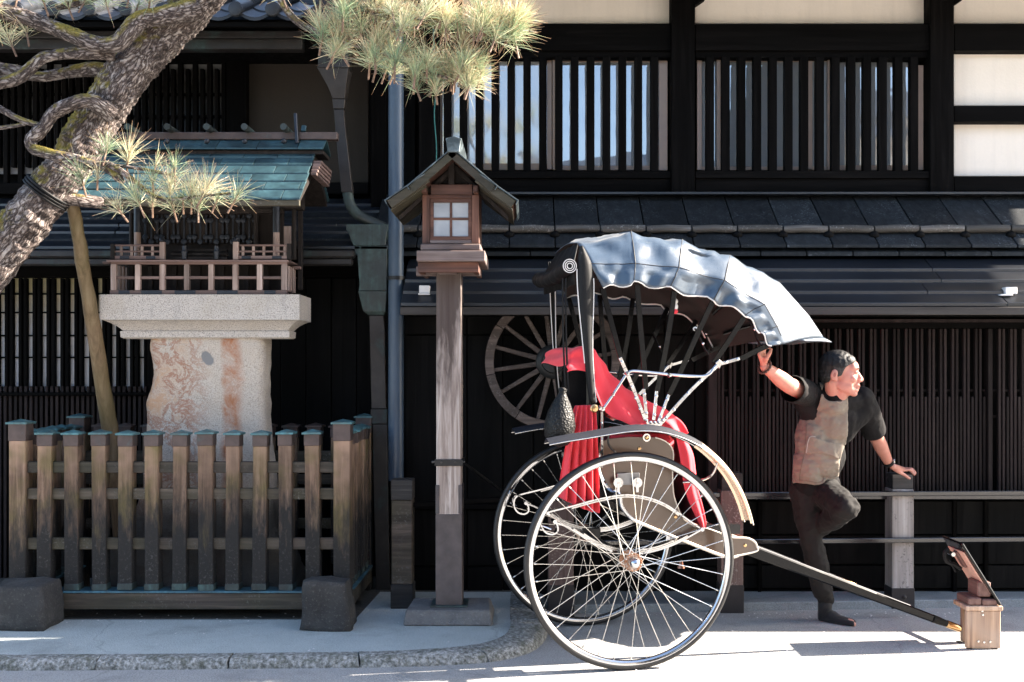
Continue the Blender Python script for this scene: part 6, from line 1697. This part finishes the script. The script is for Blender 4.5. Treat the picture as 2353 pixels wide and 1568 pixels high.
def hand(mb, wr, knuckles, mids, tips, thumb, r=.0088):
    for i, (k, m_, t) in enumerate(zip(knuckles, mids, tips)):
        capsule(mb, wr, k, .021, .0135); 
        if i: capsule(mb, lerp(wr,knuckles[i-1],.75), k, .012, .012)
        chain(mb, (k,.0105), (m_,.0092 if i != 3 else .0082), (t,.0080 if i != 3 else .0070))
    chain(mb, (lerp(wr,thumb[0],.35),.018), (thumb[0],.0135), (thumb[1],.0108), (thumb[2],.0092))
body = MB()
headshapes(body)
chest = P(1915,965,6.27); belly = P(1888,1045,6.28); hips = P(1876,1112,6.31)
body.ell(chest, (.135,.085,.15)); body.ell(belly, (.115,.09,.14)); body.ell(hips, (.115,.09,.11))
capsule(body, J['neck'], chest, .06, .09); chain(body, (J['shR'],.05), (J['neck']-Vector((0,0,.03)),.055), (J['shL'],.05))
chain(body, (J['shR'],.056), (lerp(J['shR'],J['elR'],.5),.054), (J['elR'],.047), (lerp(J['elR'],J['wrR'],.3),.048), (J['wrR'],.029))
chain(body, (J['shL'],.056), (lerp(J['shL'],J['elL'],.5),.052), (J['elL'],.043), (lerp(J['elL'],J['wrL'],.35),.043), (J['wrL'],.028))
for a_, b_, c_ in (('hipS','knS','anS'),('hipB','knB','anB')):
    chain(body, (J[a_],.075), (lerp(J[a_],J[b_],.5),.062), (J[b_],.046), (lerp(J[b_],J[c_],.3),.046), (J[c_],.032))
hand(body, P(1755,833,5.89), [P(1746+3*k,815-k,5.845+.021*k) for k in range(4)], [P(1748+3.2*k,800-k*.5,5.835+.021*k) for k in range(4)], [P(1762+2.5*k,797+k,5.835+.021*k) for k in range(4)],
     [P(1761,824,5.835), P(1769,812,5.822), P(1772,803,5.825)])
hand(body, P(2052,1073,6.60), [P(2075,1081-1.2*k,6.715+.024*k) for k in range(4)], [P(2091+1.5*k,1080-k*1.0,6.72+.026*k) for k in range(4)], [P(2101+1.2*k,1091-k*1.5,6.72+.026*k) for k in range(4)],
     [P(2064,1084,6.66), P(2079,1092,6.685), P(2090,1100,6.695)])
foot = [P(1893,1420,6.40), P(1925,1427,6.34), P(1955,1431,6.29)]
chain(body, (J['anS'],.032), (foot[0],.03)); chain(body, (foot[0],.026), (foot[1],.03), (foot[2],.022))
chain(body, (J['anB'],.032), (P(1860,1240,6.45),.03), (P(1880,1262,6.52),.022))
man = organic('person', body, .0052, M['skin'], None, 3)
tag(man, 'man in black tee and khaki vest leaning between the rickshaw hood and a railing post', 'person')
# eyes, brows
for s_ in (-1,1):
    mb = MB(); hell(mb, (.0905,s_*.031,.013), (.0055,.0105,.0035)); mb.build('eye', plain('dark_eye',(.02,.014,.012),.2), man, smooth=True)
    mb = MB(); hell(mb, (.0965,s_*.031,.0345), (.006,.020,.0042), -.2); mb.build('eyebrow', M['hair'], man, smooth=True)
    mb = MB(); hell(mb, (-.026,s_*.0868,-.002), (.007,.0015,.013), .2); mb.build('ear_shade', plain('ear_shadow_skin',(.30,.11,.085),.6), man, smooth=True)  # darker patch laid on the ear as painted shade
mb = MB(); hell(mb, (.1045,0,-.0645), (.006,.019,.0016)); mb.build('mouth', plain('lip_line',(.22,.075,.065),.6), man, smooth=True)
# hair: cap over the skull, cut at the hairline
def hairtest(f):
    p = HR.transposed() @ (f.calc_center_median() - HC) / HS
    fx, ly, uz = p
    g_ = [(-.12,-.048),(-.060,-.048),(-.050,-.030),(-.040,.022),(-.018,.022),(-.014,-.010),(.010,-.010),(.016,.010),(.030,.042),(.058,.060),(.075,.064),(.12,.070)]
    for (xa_,ya_),(xb_,yb_) in zip(g_, g_[1:]):
        if xa_ <= fx < xb_: return uz > lerp(ya_,yb_,(fx-xa_)/(xb_-xa_)) + .004*noise.noise(Vector((fx,ly,uz))*80)
    return uz > .0
mb = MB(); hell(mb, (-.018,0,.047), (.102,.081,.092)); hell(mb, (-.045,0,.0), (.070,.072,.070)); hell(mb, (.030,0,.070), (.056,.064,.046)); hell(mb, (-.005,0,.005), (.040,.0685,.050))
def hairfix(me):
    nrm = [v.normal.copy() for v in me.vertices]
    for v, n_ in zip(me.vertices, nrm): v.co += n_*(.0025*noise.noise(v.co*60)+.0015*noise.noise(v.co*160))
    keep(me, hairtest)
hair = organic('hair', mb, .0045, M['hair'], man, 3, .5, hairfix)
hair.data.materials.append(M['hair_grey'])
for p_ in hair.data.polygons:
    c = HR.transposed() @ (p_.center + WLD['hair'] - HC) / HS
    if (c.x > -.03 and c.z < .040+.03*noise.noise(p_.center*50)) or (c.x > .055 and noise.noise(p_.center*110) > .12) or (c.z < .02 and noise.noise(p_.center*80) > .15): p_.material_index = 1
hair.modifiers.new('thickness','SOLIDIFY').thickness = .004
# shirt
def folds(amp, sc, dirv=(1,1,1)):
    def fn(me):
        nrm = [v.normal.copy() for v in me.vertices]
        for v, n_ in zip(me.vertices, nrm):
            q_ = Vector((v.co.x*sc*dirv[0], v.co.y*sc*dirv[1], v.co.z*sc*dirv[2]))
            v.co += n_*(amp*(noise.noise(q_)) + amp*.8*(.5-abs(noise.noise(q_*1.9+Vector((4,7,2))))*2)*.6)
    return fn
sh = MB()
def torso(mb, g):
    mb.ell(chest, (.158+g,.115+g,.165+g)); mb.ell(belly, (.142+g,.118+g,.16+g)); mb.ell(hips, (.142+g,.115+g,.105+g))
    chain(mb, (J['shR']+Vector((.03,0,-.01)),.072+g), (J['neck']+Vector((0,.01,-.045)),.072+g), (J['shL']+Vector((-.02,0,-.01)),.072+g))
torso(sh, 0)
chain(sh, (J['shR'],.078), (lerp(J['shR'],J['elR'],.45),.080), (lerp(J['shR'],J['elR'],.80)+Vector((0,0,-.012)),.082)); chain(sh, (J['shR']+Vector((-.03,0,-.04)),.07), (chest+Vector((-.09,0,.0)),.09))
chain(sh, (J['shL'],.076), (lerp(J['shL'],J['elL'],.45),.075), (lerp(J['shL'],J['elL'],.86),.072)); chain(sh, (J['shL']+Vector((0,0,-.06)),.07), (chest+Vector((.09,0,-.01)),.08))
chain(sh, (J['neck']+Vector((.004,-.006,.012)),.063), (J['neck']+Vector((.0,0,-.05)),.075))
def shirtfix(me):
    folds(.006, 13)(me)
    ends = []
    for s_, e_, k in (('shR','elR',.80),('shL','elL',.88)):
        ax_ = (J[e_]-J[s_]).normalized(); ends.append((J[s_].lerp(J[e_],k), ax_))
    keep(me, lambda f: not any((f.calc_center_median()-e).dot(ax_) > .012 and (f.calc_center_median()-e).length < .16 for e, ax_ in ends))
tee = organic('shirt', sh, .008, M['tee'], man, 6, .5, shirtfix)
# vest: front of the torso cut to the outline of the garment
cv = crop(1800, 780, 3.92)
vpoly = [cv(*p) for p in ((775,590),(835,595),(850,640),(885,705),(935,770),(1000,790),(1018,745),(1050,725),(1058,800),(1056,1080),(1035,1200),(1005,1260),(975,1370),(968,1500),(930,1525),(840,1530),(836,1570),(760,1590),(690,1575),(610,1566),(530,1566),(537,1400),(548,1180),(552,1050),(530,960),(545,935),(600,958),(650,968),(715,938),(775,840),(806,720),(800,650))]
vm = MB(); torso(vm, .016); vm.ell(P(1868,1010,6.27), (.105,.115,.16)); vm.ell(P(1858,1075,6.27), (.10,.11,.14))
vm.ell(hips+Vector((-.03,-.01,-.06)), (.125,.12,.10)); chain(vm, (J['neck']+Vector((-.10,0,-.0)),.058), (J['neck']+Vector((-.055,.02,-.06)),.05)); chain(vm, (J['neck']+Vector((.09,0,-.03)),.056), (J['neck']+Vector((.055,.02,-.07)),.05))
def offneck(p): return ((p[0]-1916)/27)**2 + ((p[1]-899)/25)**2 > 1
def vestfix(me):
    folds(.006, 8, (1,1,1.5))(me); folds(.006, 17, (1,.8,2.4))(me); keep(me, lambda f: f.normal.y < .25 and inpoly(proj(f.calc_center_median()), vpoly) and offneck(proj(f.calc_center_median())))
vest = organic('vest', vm, .0062, M['vest'], man, 6, .5, vestfix)
vest.modifiers.new('thickness','SOLIDIFY').thickness = -.004
from mathutils.bvhtree import BVHTree
def on_vest(pts):
    bv = BVHTree.FromPolygons([v.co + WLD['vest'] for v in vest.data.vertices], [tuple(p.vertices) for p in vest.data.polygons]); out = []
    for x, y in pts:
        d_ = (P(x,y,6.0)-Vector((0,0,EYE))).normalized(); h = bv.ray_cast(Vector((0,0,EYE)), d_)
        if h[0] is not None: out.append(h[0]-d_*.0062)
    return out
def stitch(pts, r, mt):
    q_ = on_vest([(v.x,v.y) for v in spline([Vector((*cv(x,y),0)) for x,y in pts],6)])
    if len(q_) > 2: MB().tube(q_, r, 5).build('seam', mt, man, smooth=True)
M['vest_seam'] = plain('dark_khaki_seam',(.10,.075,.055),.8); M['vest_edge'] = plain('khaki_binding',(.30,.24,.185),.8)
stitch([(662,1005),(660,1080),(650,1180),(640,1290),(615,1400),(600,1480),(596,1560)], .0016, M['vest_seam'])
stitch([(545,1535),(600,1540),(680,1548),(760,1562),(822,1545),(832,1500),(900,1512),(955,1500)], .0016, M['vest_seam'])
stitch([(850,668),(878,712),(905,755),(945,786),(990,800),(1012,775)], .0030, M['vest_edge'])
stitch([(798,625),(802,690),(797,740),(770,830),(735,890),(700,930),(650,955),(600,948)], .0030, M['vest_edge'])
bpoly = [cv(*p) for p in ((655,1290),(668,1140),(715,1118),(800,1150),(900,1185),(1012,1212),(985,1350),(900,1305),(780,1275))]
bm_ = MB(); torso(bm_, .023); bm_.ell(P(1868,1010,6.27), (.113,.123,.165)); bm_.ell(P(1858,1075,6.27), (.108,.119,.145)); bm_.ell(hips+Vector((-.03,-.01,-.06)), (.125,.12,.10))
def bandfix(me):
    folds(.005, 26)(me); keep(me, lambda f: f.normal.y < .1 and inpoly(proj(f.calc_center_median()), bpoly))
band = organic('vest_pocket', bm_, .006, M['vest'], man, 5, .5, bandfix); band.modifiers.new('thickness','SOLIDIFY').thickness = -.004
mb = MB(); mb.tube([P(*cv(x,y),6.115) for x,y in ((750,1126),(720,1118),(690,1130),(675,1180),(660,1280))], .0022, 6).build('drawstring', plain('grey_drawstring',(.34,.31,.28),.8), man, smooth=True)
# trousers
tr_m = MB()
tr_m.ell(hips, (.132,.108,.10)); chain(tr_m, (J['hipS']+Vector((0,0,.03)),.100), (lerp(J['hipS'],J['knS'],.5),.088), (J['knS'],.068), (lerp(J['knS'],J['anS'],.35),.068), (lerp(J['knS'],J['anS'],.8),.056), (J['anS']+Vector((0,0,.04)),.050))
chain(tr_m, (J['hipB'],.100), (lerp(J['hipB'],J['knB'],.55),.088), (J['knB'],.076), (lerp(J['knB'],J['anB'],.5),.066), (J['anB'],.050))
trs = organic('trousers', tr_m, .0075, M['trouser'], man, 5, .5, folds(.010, 13))
# split toe shoes
tb = MB(); chain(tb, (J['anS']+Vector((0,0,.06)),.044), (J['anS']+Vector((0,0,-.0)),.043), (foot[0]+Vector((0,0,.005)),.038)); chain(tb, (foot[0],.034), (lerp(foot[0],foot[1],.6)+Vector((0,0,.012)),.044), (foot[1],.038), (foot[2]+Vector((-.02,.02,0)),.028), (foot[2]+Vector((.02,.03,-.004)),.020)); chain(tb, (foot[1]+Vector((0,-.02,0)),.026), (foot[2]+Vector((0,-.025,-.003)),.020))
def soled(me):
    for v in me.vertices: v.co.z = max(v.co.z, .003)
o = organic('shoe', tb, .0055, M['tabi'], man, 3, .5, soled)
for c, r in ((foot[2]+Vector((.006,-.028,-.003)),(.017,.015,.015)),(foot[2]+Vector((.026,.03,-.004)),(.013,.014,.014))):
    MB().ell(c, r).build('toe_cap', plain('pinkish_toe_patch',(.55,.27,.20),.7), o, smooth=True)
tb = MB(); chain(tb, (J['anB'],.046), (P(1860,1240,6.45),.040), (P(1882,1264,6.54),.030)); organic('shoe', tb, .0075, M['tabi'], man, 4)
# bracelet of beads, watch
ax_ = (J['wrR']-J['elR']).normalized(); c = lerp(J['wrR'],J['elR'],-.02); u = ax_.orthogonal().normalized(); v = ax_.cross(u); mb = MB()
for k in range(16):
    a_ = 2*math.pi*k/16; mb.ell(c+(u*math.cos(a_)+v*math.sin(a_))*.040, (.0085,.0085,.0085), 8, 6)
mb.build('bead_bracelet', plain('dark_wood_bead',(.05,.018,.012),.3), man, smooth=True)
ax_ = (J['wrL']-J['elL']).normalized(); c = lerp(J['elL'],J['wrL'],.95)
wt = MB().ring(c, ax_, .0345, [(-.011,-.002),(.011,-.002),(.011,.003),(-.011,.003)], 26).build('watch', M['black_strap'], man, smooth=True, angle=40)
out = Vector((.55,-.75,.35)); out = (out-ax_*out.dot(ax_)).normalized()
MB().lathe(c+out*.035, out, [(0,.016),(.006,.017),(.009,.015),(.0095,.001)], 18).build('watch_case', M['chrome_worn'], wt, smooth=True)
